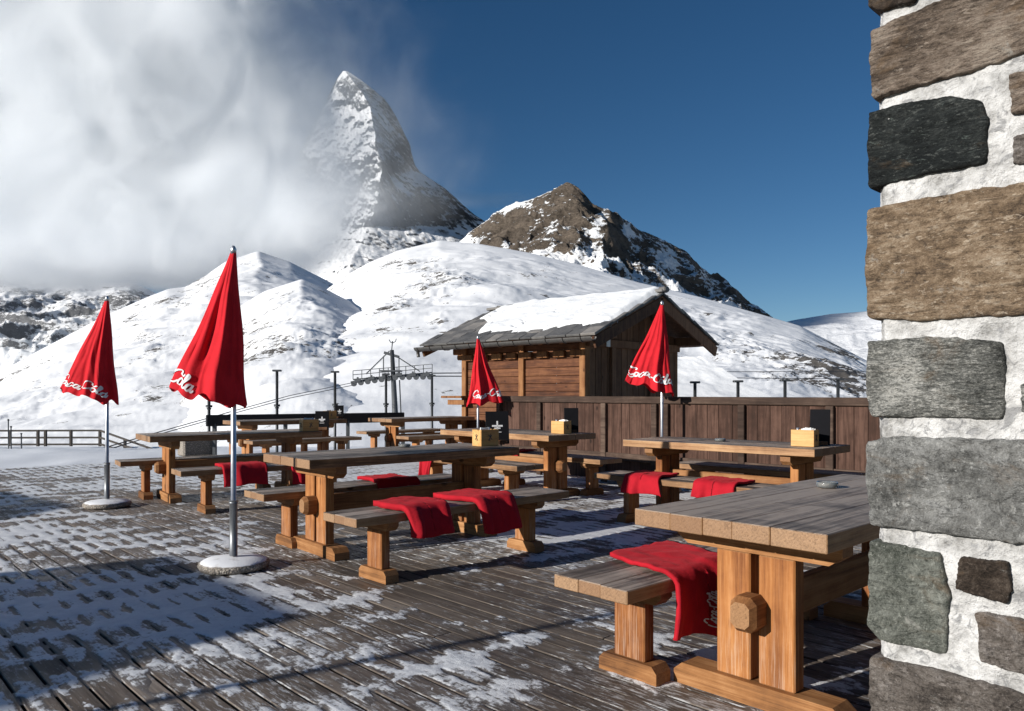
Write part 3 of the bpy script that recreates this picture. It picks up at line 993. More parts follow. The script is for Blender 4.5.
# ---------------------------------------------------------------- hut
def hut():
    aH = math.atan2(3.25, -3.35)
    c0 = (1.41, 12.7)                                   # near right eave corner
    t = empty('wooden_hut', (*c0, 0), aH, 'brown wooden hut with a stone slab roof under snow', 'hut')
    # local x along the eave to the far left, local -y towards ... +y is the terrace side (eave line y=0), the roof goes to y=-W
    Lr, W, ze, zr = 4.55, 3.95, 2.2, 3.02
    x0, x1, yf, yb = .62, 3.84, -.50, -3.45              # walls
    zw = 2.12
    # front wall planks between posts
    post_x = [x0 + .06, x0 + 1.55, x1 - .06]
    mb = MB(); z = .02
    while z < zw:
        h = random.uniform(.135, .165); h = min(h, zw - z)
        if h > .03: mb.box(((x0 + x1) / 2, yf - .03, z + h / 2), (x1 - x0 - .1, .05 + random.uniform(-.004, .004), h - .006), .006)
        z += h
    mb.build('front_wall', MAT['hut_plank'], t)
    for q in post_x:
        mb = MB(); mb.box((q, yf - .02, zw / 2), (.13, .15, zw), .01); mb.build('post', MAT['hut_post'], t)
    mb = MB()
    xs = np.linspace(x0, x1, 9)
    for k in range(8):
        mb.box(((xs[k] + xs[k + 1]) / 2, yf + .035, zw - .19), (xs[k + 1] - xs[k] - .14, .06, .12), .008)
    mb.build('wall_plate', MAT['hut_post'], t)
    mb = MB(); mb.box(((x0 + x1) / 2, yf - .09, zw + .08), (x1 - x0 - .02, .05, .34), .004); mb.build('eave_board', MAT['hut_dark'], t)
    # gable wall facing right, dark boards
    def roofz(y): return ze + (zr - ze) * (1 - abs(-y - W / 2) / (W / 2))
    mb = MB(); y = yf - .08
    while y > yb:
        w_ = min(random.uniform(.17, .23), y - yb)
        zt = roofz(y - w_ / 2) - .13
        if w_ > .04: mb.box((x0 + .03, y - w_ / 2, zt / 2), (.05, w_ - .008, zt), .005)
        y -= w_
    mb.build('gable_wall', MAT['hut_dark'], t)
    mb = MB(); mb.box((x1 - .03, (yf + yb) / 2, zw / 2), (.05, yf - yb - .2, zw), .005); mb.box(((x0 + x1) / 2, yb, zw / 2), (x1 - x0, .05, zw), .005); mb.build('rear_wall', MAT['hut_dark'], t)
    mb = MB(); mb.box((x0 - .02, yf - .75, zw / 2), (.07, .13, zw), .008); mb.box((x0 - .02, -W / 2 - .5, zw / 2), (.07, .13, zw), .008); mb.box((x0 - .03, -W / 2, 2.12), (.09, W - 1.0, .14), .01); mb.build('gable_frame', MAT['hut_dark'], t)
    mb = MB(); mb.box((x0 - .085, -1.02, 2.14), (.02, .11, .17), .003); mb.build('notice', MAT['paper'], t)
    # roof slabs, two slopes
    sl = math.atan2(zr - ze, W / 2); Ls = (W / 2) / math.cos(sl)
    rf = None
    for side in (0, 1):
        mb = MB(); nrow = 9
        for r_ in range(nrow):
            x = -.02
            while x < Lr:
                w_ = min(random.uniform(.25, .5), Lr + .02 - x)
                dd = Ls / nrow
                lc = -.04 + dd * (r_ + .5)
                yy = -lc * math.cos(sl); zz = ze + lc * math.sin(sl) + .035 + .012 * (r_ % 2) + random.uniform(-.006, .006)
                if side: yy = -W - yy
                m = Matrix.Rotation((-sl - .05) if not side else (sl + .05), 3, 'X')
                if w_ > .06: mb.box((x + w_ / 2, yy, zz), (w_ - .012, dd * 1.35, .035 + random.uniform(-.006, .01)), .006, m @ Matrix.Rotation(random.uniform(-.03, .03), 3, 'Z'))
                x += w_
        q = mb.build('roof_slabs', MAT['slate'], t); rf = rf or q
        mb = MB(); m = Matrix.Rotation(-sl if not side else sl, 3, 'X')
        yc = -W / 4 if not side else -W * 3 / 4
        mb.box((Lr / 2, yc, (ze + zr) / 2 - .01), (Lr - .06, Ls - .02, .05), .005, m); mb.build('roof_boards', MAT['hut_dark'], t)
        # bargeboards at both gables
        for xx in (.04, Lr - .04):
            mb = MB()
            for dz, th in ((-.13, .20),):
                p0 = (xx, 0.03 if not side else -W - .03, ze + dz - .01); p1 = (xx, -W / 2, zr + dz)
                mb.bar(p0, p1, .05, th, .006)
            mb.build('bargeboard', MAT['hut_dark'], t)
    mb = MB(); mb.box((Lr / 2, -W / 2, zr + .085), (Lr + .1, .20, .06), .02); mb.box((-.02, -W / 2, zr + .11), (.16, .16, .09), .02); mb.build('ridge_slabs', MAT['slate'], t)
    # purlins under the verge
    for yy in (-.52, -W / 2, -W + .52):
        mb = MB(); mb.box((x0 / 2 + .03, yy, roofz(yy) - .17), (x0 + .02, .15, .17), .01); mb.build('purlin', MAT['hut_dark'], t)
    # rafter ends along the eave
    for k in range(9):
        xx = .35 + k * .5
        mb = MB(); mb.bar((xx, -.06, ze - .075), (xx, -.75, ze - .075 + .69 * math.tan(sl)), .09, .11, .006); mb.build('rafter', MAT['hut_post'], t)
    # corbel at the far left corner
    mb = MB(); mb.box((x1 + .12, yf - .02, zw - .05), (.34, .14, .13), .02); mb.box((x1 + .06, yf - .02, zw - .17), (.22, .13, .11), .03); mb.build('corbel', MAT['hut_post'], t)
    # gutter: half pipe with brackets
    mb = MB(); n = 10; r_ = .08
    vs = []; fs = []
    for i, xx in enumerate((-.02, Lr + .05)):
        for k in range(n + 1):
            a = math.pi + math.pi * k / n
            vs.append((xx, 0.115 + r_ * math.cos(a), ze - .045 + r_ * math.sin(a)))
        for k in range(n, -1, -1):
            a = math.pi + math.pi * k / n
            vs.append((xx, 0.115 + (r_ - .006) * math.cos(a), ze - .045 + (r_ - .006) * math.sin(a)))
    m_ = 2 * (n + 1)
    for k in range(m_): fs.append([k, (k + 1) % m_, m_ + (k + 1) % m_, m_ + k])
    mb.add(vs, fs); g = mb.build('gutter', MAT['zinc'], t)
    for k in range(12):
        mb = MB(); xx = .2 + k * .39
        mb.tube([(xx, 0.115 + .086 * math.cos(math.pi + math.pi * q / 8), ze - .045 + .086 * math.sin(math.pi + math.pi * q / 8)) for q in range(9)], .009, 6)
        mb.build('bracket', MAT['zinc'], g)
    mb = MB(); mb.tube([(Lr + .02, .115, ze - .09), (Lr + .02, .09, ze - .24)], .035, 10); mb.build('spout', MAT['zinc'], g)
    # snow lying on the roof
    xs = np.linspace(0, 1, 90); ys = np.linspace(0, 1, 70)
    A, Bq = np.meshgrid(xs, ys)
    X = .02 + A * (Lr - .04)
    low = .05 + .11 * fbm(A * 11, A * 0 + 3, 4, 5) + .60 * sstep(.62, .95, A) + .06 * sstep(.12, .0, A)
    lc = low * Ls + Bq * (Ls * 1.0 - low * Ls)
    Y = -lc * math.cos(sl)
    edge = np.minimum(sstep(0, .16, Bq), np.minimum(sstep(0, .03, A), sstep(1, .9, A)))
    hh = (.055 + .05 * fbm(X * 1.9, Y * 1.9, 7, 5) + .06 * Bq) * edge - .035 * (1 - edge) - .10 * sstep(.15, .6, fbm(X * 2.6, Y * 3.4, 17, 5, .6) + .9 * sstep(.35, .0, Bq) * .6 + .5 * sstep(.75, 1., A) - .25)
    Z = ze + lc * math.sin(sl) + .065 + hh
    o = grid_obj('roof_snow', np.stack([X, Y, Z], -1), MAT['snow'], parent=t)
    A2 = 1 - A
    X = .02 + A * (Lr - .04); lc = .12 * Ls + Bq * (Ls * .88); Y = -W + lc * math.cos(sl); hh = (.13 + .05 * fbm(X * 1.4, Y * 1.4, 8, 4)) * np.minimum(sstep(0, .1, Bq), np.minimum(sstep(0, .05, A), sstep(1, .95, A))) - .02
    grid_obj('roof_snow', np.stack([X, Y, ze + lc * math.sin(sl) + .06 + hh], -1)[:, ::-1], MAT['snow'], parent=t)
    # counter shelf and rail on the left corner
    mb = MB(); mb.box((x1 + .02, yf + .16, 1.14), (.62, .34, .045), .006); mb.box((x1 + .02, yf + .16, 1.03), (.5, .08, .10), .006); mb.build('counter_shelf', MAT['hut_post'], t)
    return t


w = NB('slate_slabs', .6, .4)
co = w.obj(); a = w.noise(co, 5., 6, .6); tt = w.attr('tint')
c = w.ramp(w.math('ADD', w.math('MULTIPLY', a, .6), w.math('MULTIPLY', tt, .4)), [(.25, (.06, .06, .062)), (.5, (.13, .125, .12)), (.8, (.25, .23, .21))])
w.color(c); w.bump(w.noise(co, 30., 5, .6), .4, .01); MAT['slate'] = w.m
MAT['zinc'] = plain('dull_zinc', (.10, .095, .09), .45, .5)
hut()

# ---------------------------------------------------------------- stone pillar on the right
E0 = np.array((.702, 1.5)); SD = np.array((.683, -.731)); SN = np.array((-.731, -.683))


def s_of(px, y):
    t = (px - CX) / F
    s = (1.5 * t - .702) / (.683 + .731 * t)
    Y = 1.5 - .731 * s
    return s, H - (y - HZ) * Y / F


def stone_mat(name, stops, sx, sz, fine=1., con=2.1, spots=None):
    w = NB(name, .82, .25)
    co = w.obj(False)
    a = w.noise(w.mapping(co, (sx, sx, sz)), 1., 9, .72, 1.2)
    b = w.noise(w.mapping(co, (sx * 6, sx * 6, sz * 4)), 1., 6, .78, .4)
    g = w.noise(w.mapping(co, (1, 1, 1.5)), 300., 4, .85)
    big = w.noise(co, 7., 5, .65)
    f = w.math('ADD', w.math('MULTIPLY', a, .36), w.math('MULTIPLY', b, .38))
    f = w.math('ADD', f, w.math('MULTIPLY', g, .26))
    f2 = w.math('ADD', f, w.math('MULTIPLY', w.math('SUBTRACT', big, .5), .42))
    f2 = w.math('ADD', .5, w.math('MULTIPLY', w.math('SUBTRACT', f2, .5), con))
    c = w.ramp(f2, stops)
    fk = w.noise(w.mapping(co, (sx * 4, sx * 4, sz * 3.2), loc=(2, 9, 4)), 1., 4, .8)
    c = w.mix(w.mr(fk, .58, .66, 0, .55), c, tuple(min(.8, q * 1.35) for q in stops[-1][1]))
    c = w.mix(w.mr(fk, .43, .36, 0, .6), c, tuple(q * .7 for q in stops[0][1]))
    # iron stains and pale lichen in patches
    st = w.noise(w.mapping(co, (5, 5, 9), loc=(3, 1, 2)), 1., 6, .7, .8)
    c = w.mix(w.mr(st, .54, .70, 0, .5), c, (.20, .125, .065))
    li = w.noise(w.mapping(co, (11, 11, 11), loc=(7, 2, 4)), 1., 7, .75, .5)
    if spots is None: c = w.mix(w.mr(li, .60, .67, 0, .45), c, (.48, .47, .43))
    cr = w.noise(w.mapping(co, (sx * .5, sx * .5, sz * 1.3), loc=(1, 5, 3)), 1., 5, .6, 1.5)
    ck = w.mr(w.math('ABSOLUTE', w.math('SUBTRACT', cr, .5)), 0., .012, 1., 0.)
    c = w.mix(w.math('MULTIPLY', ck, .28), c, tuple(q * .5 for q in stops[0][1]))
    if spots is not None:
        q = w.noise(w.mapping(co, (sx * 1.4, sx * 1.4, sz * 1.2)), 1.7, 6, .7, 1.2)
        c = w.mix(w.mr(q, .60, .66), c, spots)
    w.color(c)
    h = w.math('SUBTRACT', w.math('ADD', f, w.math('MULTIPLY', w.noise(co, 190., 4, .7), .25)), w.math('MULTIPLY', ck, .12))
    w.bump(h, 1., .016)
    return w.m


SM = {
    'brown': stone_mat('brown_stone', [(.28, (.06, .045, .035)), (.46, (.165, .125, .095)), (.6, (.27, .215, .17)), (.75, (.38, .32, .26))], 9, 40),
    'ochre': stone_mat('ochre_stone', [(.27, (.075, .053, .038)), (.45, (.215, .15, .095)), (.58, (.33, .245, .165)), (.75, (.50, .415, .32))], 9, 24),
    'black': stone_mat('black_stone', [(.25, (.006, .008, .009)), (.5, (.018, .022, .022)), (.66, (.045, .05, .048)), (.8, (.14, .15, .14))], 14, 50, spots=(.10, .12, .11)),
    'grey': stone_mat('grey_gneiss', [(.28, (.035, .036, .033)), (.45, (.13, .132, .122)), (.57, (.25, .25, .23)), (.68, (.55, .54, .50))], 26, 95),
    'pale': stone_mat('pale_granite', [(.25, (.09, .09, .086)), (.45, (.21, .21, .20)), (.6, (.31, .31, .30)), (.75, (.46, .46, .44))], 16, 16),
    'green': stone_mat('green_stone', [(.28, (.06, .068, .055)), (.46, (.15, .158, .137)), (.6, (.225, .235, .205)), (.75, (.35, .36, .32))], 26, 30),
    'dark': stone_mat('dark_brown_stone', [(.3, (.02, .014, .010)), (.5, (.055, .04, .03)), (.7, (.12, .095, .075))], 18, 24),
    'taupe': stone_mat('taupe_stone', [(.28, (.05, .042, .037)), (.47, (.135, .115, .10)), (.62, (.21, .185, .165)), (.75, (.31, .28, .26))], 18, 26),
}
w = NB('lime_mortar', .9, .1)
co = w.obj(False); a = w.noise(co, 14., 7, .7); b = w.noise(co, 90., 5, .7)
v = w.noise(co, 22., 4, .6, 2.)
c = w.ramp(a, [(.34, (.22, .215, .205)), (.45, (.47, .465, .455)), (.58, (.68, .675, .665))])
w.color(w.mix(w.mr(v, .55, .66, 0, .8), c, (.26, .26, .265))); w.bump(w.math('ADD', a, w.math('MULTIPLY', b, .4)), 1., .02)
MAT['mortar'] = w.m

pil = empty('stone_pillar', (E0[0], E0[1], 0), math.atan2(SD[1], SD[0]), 'massive wall corner of mixed stones bedded in thick white mortar', 'wall')
# local: x = along the face (to the right), y local = -normal? face normal is local -y
stones = [
    ([(869, -40), (935, -42), (915, 2), (882, 11), (869, 6)], 'dark'),
    ([(871, 32), (905, 17), (945, 2), (990, -8), (1040, -14), (1040, 50), (985, 67), (930, 84), (885, 96), (874, 101), (870, 75)], 'brown'),
    ([(869, 112), (910, 103), (950, 97), (984, 101), (989, 125), (987, 163), (930, 174), (869, 189), (868, 150)], 'black'),
    ([(1010, 75), (1045, 66), (1045, 110), (1013, 114)], 'brown'),
    ([(1014, 138), (1045, 126), (1045, 162), (1013, 165)], 'taupe'),
    ([(868, 210), (927, 197), (985, 188), (1040, 181), (1040, 314), (965, 318), (918, 321), (868, 318), (866, 265)], 'ochre'),
    ([(868, 341), (930, 337), (1003, 341), (1008, 366), (1003, 419), (940, 418), (874, 417), (867, 396)], 'grey'),
    ([(1022, 385), (1045, 380), (1045, 415), (1024, 412)], 'grey'),
    ([(868, 441), (900, 436), (970, 438), (1040, 441), (1040, 546), (1000, 541), (960, 535), (872, 525), (868, 490)], 'pale'),
    ([(870, 540), (905, 545), (941, 554), (950, 597), (947, 654), (915, 648), (881, 640), (869, 624), (869, 580)], 'green'),
    ([(961, 556), (1008, 562), (1013, 590), (1008, 603), (980, 596), (957, 588)], 'dark'),
    ([(974, 612), (1040, 620), (1040, 678), (1005, 668), (982, 660)], 'taupe'),
    ([(871, 656), (920, 665), (965, 676), (1040, 698), (1040, 790), (870, 780)], 'taupe'),
]
polys = []
for pl, m in stones:
    polys.append(([s_of(*p) for p in pl], m))
# the courses outside the picture
kinds = list(SM)
def extra(sa, sb, za, zb):
    z = za
    while z < zb:
        h = random.uniform(.17, .25); s = sa
        while s < sb:
            l = min(random.uniform(.22, .4), sb - s)
            if l > .08: polys.append(([(s + .012, z + .014), (s + l - .014, z + .012), (s + l - .012, z + h - .016), (s + .014, z + h - .012)], random.choice(('brown', 'grey', 'pale', 'taupe', 'green'))))
            s += l
        z += h
extra(0, .9, .02, .40); extra(.29, 1.1, .42, 2.0); extra(0, 1.1, 2.06, 2.9)


def stone_mesh(mb, poly, seed):
    P = np.array(poly); c = P.mean(0); n = 150; rings = 34
    # resample the outline with rounded corners
    d = np.linalg.norm(np.roll(P, -1, 0) - P, axis=1); cum = np.concatenate([[0], np.cumsum(d)])
    tt = np.linspace(0, cum[-1], n, endpoint=False)
    Q = np.concatenate([P, P[:1]])
    O = np.stack([np.interp(tt, cum, Q[:, 0]), np.interp(tt, cum, Q[:, 1])], -1)
    for _ in range(1): O = (np.roll(O, 1, 0) + 2 * O + np.roll(O, -1, 0)) / 4
    nrm = np.roll(O, -1, 0) - np.roll(O, 1, 0); nrm = np.stack([nrm[:, 1], -nrm[:, 0]], -1); nrm /= np.linalg.norm(nrm, axis=1)[:, None] + 1e-9
    O = O + nrm * (.0048 * fbm(O[:, 0] * 40 + seed, O[:, 1] * 40, seed, 5, .7))[:, None]
    rad = np.abs(O - c).max()
    vs = []; fs = []
    def put(ring): vs.extend([tuple(p) for p in ring])
    prof = [(1.0, .28), (1.003, .028), (1.002, .008), (.998, -.002), (.988, -.007), (.965, -.0095)] + [(q, -.010) for q in np.linspace(.91, .06, rings - 6)]
    for q, y in prof:
        r2 = c + (O - c) * q
        hh = fbm(r2[:, 0] * 7 + seed * 3, r2[:, 1] * 11, seed, 5, .6) * .011 + fbm(r2[:, 0] * 22, r2[:, 1] * 55 + seed, seed, 4, .6) * .0045 + fbm(r2[:, 0] * 70, r2[:, 1] * 130 + seed, seed, 3) * .0016
        put(np.stack([r2[:, 0], y - hh * (1 if y < .02 else 0), r2[:, 1]], -1))
    m = len(prof)
    for i in range(m - 1):
        for k in range(n): fs.append([i * n + k, i * n + (k + 1) % n, (i + 1) * n + (k + 1) % n, (i + 1) * n + k])
    fs.append([(m - 1) * n + k for k in range(n)])
    area = sum(O[i][0] * O[(i + 1) % n][1] - O[(i + 1) % n][0] * O[i][1] for i in range(n))
    if area < 0: fs = [f[::-1] for f in fs]
    mb.add(vs, fs, random.random(), True)


bykind = {}
for i, (pl, m) in enumerate(polys):
    mb = bykind.setdefault(m, MB()); stone_mesh(mb, pl, i * 7 + 1)
for m, mb in bykind.items(): mb.build({'black': 'black_stone', 'brown': 'brown_stones', 'ochre': 'ochre_stone', 'grey': 'grey_stones', 'pale': 'pale_stones', 'green': 'green_stones', 'dark': 'dark_stones', 'taupe': 'taupe_stones'}[m], SM[m], pil)
ss = np.linspace(.011, 1.1, 260); zz = np.linspace(0, 2.95, 640)
Sg, Zg = np.meshgrid(ss, zz)
dep = .0025 + .006 * fbm(Sg * 16, Zg * 16, 3, 5, .6) + .0022 * fbm(Sg * 80, Zg * 80, 8, 3)
edge = .006 * fbm(Zg * 0 + 2, Zg * 14, 19, 4)
Sg2 = Sg + edge * (1 - sstep(.0, .1, Sg))
dep = dep + .02 * (1 - sstep(.0, .022, Sg - .011)) ** 2
grid_obj('mortar', np.stack([Sg2, dep, Zg], -1), MAT['mortar'], parent=pil)
mb = MB(); mb.box((.57, .19, 1.475), (1.1, .30, 2.95), .01); mb.build('core', MAT['mortar'], pil)

# ---------------------------------------------------------------- terrace edge: black railing band, posts, cables, fences
rl = empty('black_railing', (0, 0, 0), 0, 'long flat black railing board along the far terrace edge', 'railing')
def edgept(px, v): 
    t = (px - CX) / F
    Y = v / (t * M2[0] + M2[1]); return (t * Y, Y)
p0 = edgept(206, 14.7); p1 = edgept(404, 14.7)
mb = MB(); mb.bar((*p0, .69), (*p1, .66), .05, .22, .01); mb.build('board', MAT['tarp'], rl)
for k in range(4):
    f_ = .02 + k * .32; q = (p0[0] + (p1[0] - p0[0]) * f_, p0[1] + (p1[1] - p0[1]) * f_)
    mb = MB(); mb.box((q[0] + .05, q[1] + .06, .27), (.07, .07, .72), .005); mb.build('support', MAT['dark_metal'], rl)


def edge_post(x, y, ztop, label, zb=-.3, cap=True):
    t = empty('metal_post', (x, y, zb), 0, label, 'post', 'slim dark metal posts')
    mb = MB(); mb.tube([(0, 0, 0), (0, 0, ztop - zb)], .030, 10); mb.build('shaft', MAT['dark_metal'], t)
    mb = MB(); mb.tube([(0, 0, .94 - zb), (0, 0, .985 - zb)], .065, 10); mb.tube([(0, 0, .90 - zb), (0, 0, .93 - zb)], .045, 10); mb.build('collar', MAT['dark_metal'], t)
    if cap:
        mb = MB(); mb.box((0, 0, ztop - zb + .012), (.17, .12, .04), .01); mb.build('cap', MAT['dark_metal'], t)
    return t


for px, zt, lb in ((209, 1.66, 'metal post rising just behind the big parasol cloth'), (277, 1.67, 'metal post standing alone right of the big parasol, behind the black railing'),
                   (335, 1.67, 'metal post above the caddies of the far tables'), (386, 1.64, 'metal post just left of the chairlift tower column'),
                   (432, 1.63, 'metal post under the right end of the chairlift arm')):
    x, y = edgept(px, 14.86); edge_post(x, y, zt, lb)
for px, yy, lb in ((695, 383, 'short capped post behind the board screen, nearest the hut'), (738, 382, 'short capped post behind the board screen, second from the hut'),
                   (785, 381, 'short capped post behind the board screen, by the rocky scrub'), (838, 380, 'pale short post behind the board screen, nearest the stone pillar')):
    d = 14.; edge_post((px - CX) / F * d, d, H + (HZ - yy) * d / F, lb, zb=-.3)


def far(px, y, d): return Vector(((px - CX) / F * d, d, H - (y - HZ) * d / F))


fn = empty('rail_fence', (0, 0, 0), 0, 'dark wooden rail fence on the snow at the far left, stepping down beside a ramp', 'fence')
D = 42.
mb = MB()
for ya in (430.5, 437.5, 444.3): mb.bar(far(-60, ya + .4, D), far(100, ya, D), .07, .10, .01)
mb.build('rail', MAT['fence'], fn)
mb = MB()
for dy in (0, 7., 13.5): mb.bar(far(100, 430.5 + dy, D), far(152, 449 + dy * .9, D - 3), .07, .10, .01)
mb.build('ramp_rail', MAT['fence'], fn)
for px in (-45, -20, 10, 38, 45.5, 71, 100, 125, 148):
    k = max(0, (px - 100) / 52); y0 = 429.8 + 18.5 * k
    a = far(px, y0, D - 3 * k); b = far(px, y0 + 16.5, D - 3 * k)
    mb = MB(); mb.bar(b, a, .13, .13, .01); mb.build('post', MAT['fence'], fn)
for px, ya, yb, dd, lb in ((8.3, 419, 449, 30., 'tallest thin marker stake left of the rail fence'), (11, 426, 450, 28., 'thin marker stake leaning against the tallest one'), (21.3, 433, 451, 27., 'short thin marker stake in front of the fence')):
    a = far(px, ya, dd); b = far(px + .3, yb, dd)
    t = empty('marker_stake', b, 0, lb, 'stake', 'thin stakes in the snow')
    mb = MB(); mb.tube([(0, 0, -.4), (a - b)], .022, 8); mb.build('rod', MAT['dark_metal'], t)
    mb = MB(); mb.tube([(a - b) * .93, (a - b) * 1.0], .034, 8); mb.build('tip', MAT['dark_metal'], t)
# stone trough behind the left table
tr = empty('stone_trough', (*gp(197, 456.), 0), R(40), 'low grey stone block under the left table top, at the terrace edge', 'trough')
mb = MB(); mb.box((0, 0, .19), (.62, .4, .36), .03); mb.build('block', MAT['concrete'], tr)
mb = MB(); mb.box((0, 0, .385), (.70, .46, .05), .02); mb.build('lid', MAT['slate'], tr)

# chairlift tower
LD = 70.
def lf(px, y, dd=0.): return far(px, y, LD + dd)
ct = empty('chairlift_tower', lf(394, 470), 0, 'grey chairlift tower with a long wheel train and walkway', 'lift tower')
ob = lf(394, 470)
def lp(px, y, dd=0.): return lf(px, y, dd) - ob
mb = MB(); mb.tube([lp(398, 478), lp(394.5, 400), lp(392, 350)], [.34, .26, .18], 16); mb.build('column', MAT['lift_metal'], ct)
mb = MB(); mb.bar(lp(351, 382.5), lp(392, 376.5), .3, .22, .02); mb.bar(lp(392, 376.5), lp(433, 375), .3, .22, .02)
mb.bar(lp(353, 379.5, 1.2), lp(432, 372.5, 1.2), .15, .12, .02)
for k in range(9): mb.bar(lp(353 + k * 9.8, 382 - k * .9), lp(358 + k * 9.3, 378.4 - k * .7, 1.2), .08, .08, .01)
mb.build('cross_arm', MAT['lift_metal'], ct)
for k in range(12):
    px = 354 + k * 6.9; y = 383.6 - (6.2 * min(1, k / 6.)) - max(0, k - 6) * .12
    mb = MB(); c_ = lp(px, y, -.25); mb.tube([c_ + Vector((0, -.08, 0)), c_ + Vector((0, .08, 0))], .26, 16); mb.build('wheel', MAT['lift_metal'], ct)
for k in range(6):
    pa = 354.5 + k * 13.8; ya = 381.2 - 6.2 * min(1, (2 * k + .5) / 6.)
    mb = MB(); mb.bar(lp(pa, ya, -.35), lp(pa + 6.3, ya - .7, -.35), .12, .30, .02); mb.bar(lp(pa + 3, ya - .3, -.3), lp(pa + 3.2, ya - 3.6, -.3), .16, .16, .02); mb.build('rocker', MAT['lift_metal'], ct)
mb = MB()
for k in range(10):
    px = 353 + k * 8.8; yb = 379 - k * .75
    mb.tube([lp(px, yb, .9), lp(px, yb - 8.2, .9)], .035, 6)
for dy in (4.2, 8.2): mb.tube([lp(353, 379 - dy, .9), lp(432.2, 372.3 - dy, .9)], .03, 6)
mb.build('walkway_railing', MAT['lift_metal'], ct)
mb = MB(); mb.bar(lp(366, 374), lp(389.5, 351), .10, .10, .01); mb.build('strut', MAT['lift_metal'], ct)
mb = MB(); mb.bar(lp(420, 371.5), lp(390, 352), .10, .10, .01); mb.build('strut', MAT['lift_metal'], ct)
mb = MB(); mb.box(lp(391, 371), (1.9, 1.2, .14), .02); mb.bar(lp(384, 352.5, 0), lp(399, 357, 0), .2, .24, .02)
for px in (383.5, 399): mb.bar(lp(px, 371), lp(px, 356), .09, .09, .01)
mb.build('mast_head', MAT['lift_metal'], ct)
mb = MB(); mb.tube([lp(391.5, 352), lp(392.5, 341)], .05, 6); mb.tube([lp(389, 339.5), lp(390.5, 342.2), lp(393, 342.8), lp(395.5, 341.5), lp(396.3, 338.6)], .04, 6); mb.build('wind_gauge', MAT['lift_metal'], ct)
mb = MB(); mb.tube([lp(399.5, 380, -.4), lp(401, 415, -.4), lp(402, 470, -.4)], .06, 6); mb.build('ladder', MAT['lift_metal'], ct)


def rope(pts, r, label, group='lift cables'):
    pts = [Vector(p) for p in pts]; o_ = pts[0]
    t = empty('lift_cable', o_, 0, label, 'cable', group)
    ps = []
    for i in range(len(pts) - 1):
        for k in range(8): ps.append(pts[i] + (pts[i + 1] - pts[i]) * (k / 8) - o_)
    ps.append(pts[-1] - o_)
    mb = MB(); mb.tube(ps, r, 6); mb.build('rope', MAT['cable'], t)


rope([lf(433, 373.2), far(560, 372.2, 95), far(880, 371.4, 150)], .05, 'upper dark cable running from the lift tower behind the hut to the right')
rope([lf(433, 376.2), far(560, 376.4, 92), far(880, 379.2, 120)], .05, 'lower dark cable running from the lift tower behind the hut to the right')
rope([lf(354, 382.4), far(290, 395.5, 60), far(235, 410.5, 52), far(150, 434.5, 42), far(90, 452, 36)], .028, 'upper cable sagging left from the lift tower past the left table')
rope([lf(354, 385), far(290, 398, 60), far(235, 413, 52), far(150, 436.8, 42), far(90, 455, 36)], .028, 'lower cable sagging left from the lift tower past the left table')

# snow covered roof of a low shed behind the screen
sh = empty('snowy_shed', (0, 0, 0), 0, 'low shed behind the board screen, its pitched roof buried in smooth snow', 'shed')
d0 = 24.
A = far(640, 356, d0 + 1); Bp = far(700, 356.5, d0); Cp = far(772, 398, d0 - 3); Dp = far(640, 398, d0 - 3)
gx = np.linspace(0, 1, 50); gy = np.linspace(0, 1, 40); GX, GY = np.meshgrid(gx, gy)
tl, tr_, br, bl_ = [np.array(q) for q in (A, Bp, Cp, Dp)]
Pg = (tl[None, None] * ((1 - GX) * (1 - GY))[..., None] + tr_ * (GX * (1 - GY))[..., None] + br * (GX * GY)[..., None] + bl_ * ((1 - GX) * GY)[..., None])
Pg[..., 2] += .05 * fbm(GX * 5, GY * 5, 3, 4)
grid_obj('roof_snow', Pg[::-1], MAT['snow'], parent=sh)
mb = MB()
mb.add([Bp + Vector((0, 0, -.03)), Cp + Vector((0, 0, -.03)), Cp + Vector((.1, 2.5, -.03)), Bp + Vector((.6, 2.0, -.9)), Bp + Vector((.3, 1, -3)), Cp + Vector((0, 0, -2))], [[0, 1, 2, 3], [1, 5, 2], [3, 2, 5, 4]])
mb.build('rear_slope', MAT['snow'], sh)
mb = MB(); c_ = (A + Cp) / 2; mb.box((c_.x - .3, c_.y + 1.2, -.3), (3.2, 2.2, 2.0), .02); mb.build('shed_wall', MAT['hut_dark'], sh)

# ---------------------------------------------------------------- neighbouring buildings that throw the shade on the left (outside the frame)
SUN2 = np.array((math.cos(AZ), math.sin(AZ))); SC2 = np.array((-math.sin(AZ), math.cos(AZ)))
tanE = math.tan(EL)


def ac(a, c): return (a * SUN2[0] + c * SC2[0], a * SUN2[1] + c * SC2[1])


def shade_house(name, prof, a0, depth, label, z_bottom=-.3):
    """prof: shadow outline [(c, a_end)] on the ground -> wall profile with a height for each c"""
    x, y = ac(a0, 0)
    t = empty(name, (x, y, 0), AZ, label, 'house')
    outline = [(c, (a - a0) * tanE) for c, a in prof]
    poly = [(outline[0][0], z_bottom)] + outline + [(outline[-1][0], z_bottom)]
    M = Matrix(((0, 0, -1, 0), (1, 0, 0, 0), (0, 1, 0, 0), (0, 0, 0, 1)))
    mb = MB(); mb.prism(poly, 0, depth, M); mb.build('wall', MAT['hut_plank'], t)
    top = [p for p in outline]
    mb = MB()
    for (p, q) in zip(top[:-1], top[1:]):
        if abs(p[0] - q[0]) > .15: mb.bar((-depth / 2, p[0], p[1] - .03), (-depth / 2, q[0], q[1] - .03), depth + .04, .06, .005)
    mb.build('roof', MAT['slate'], t)
    return t


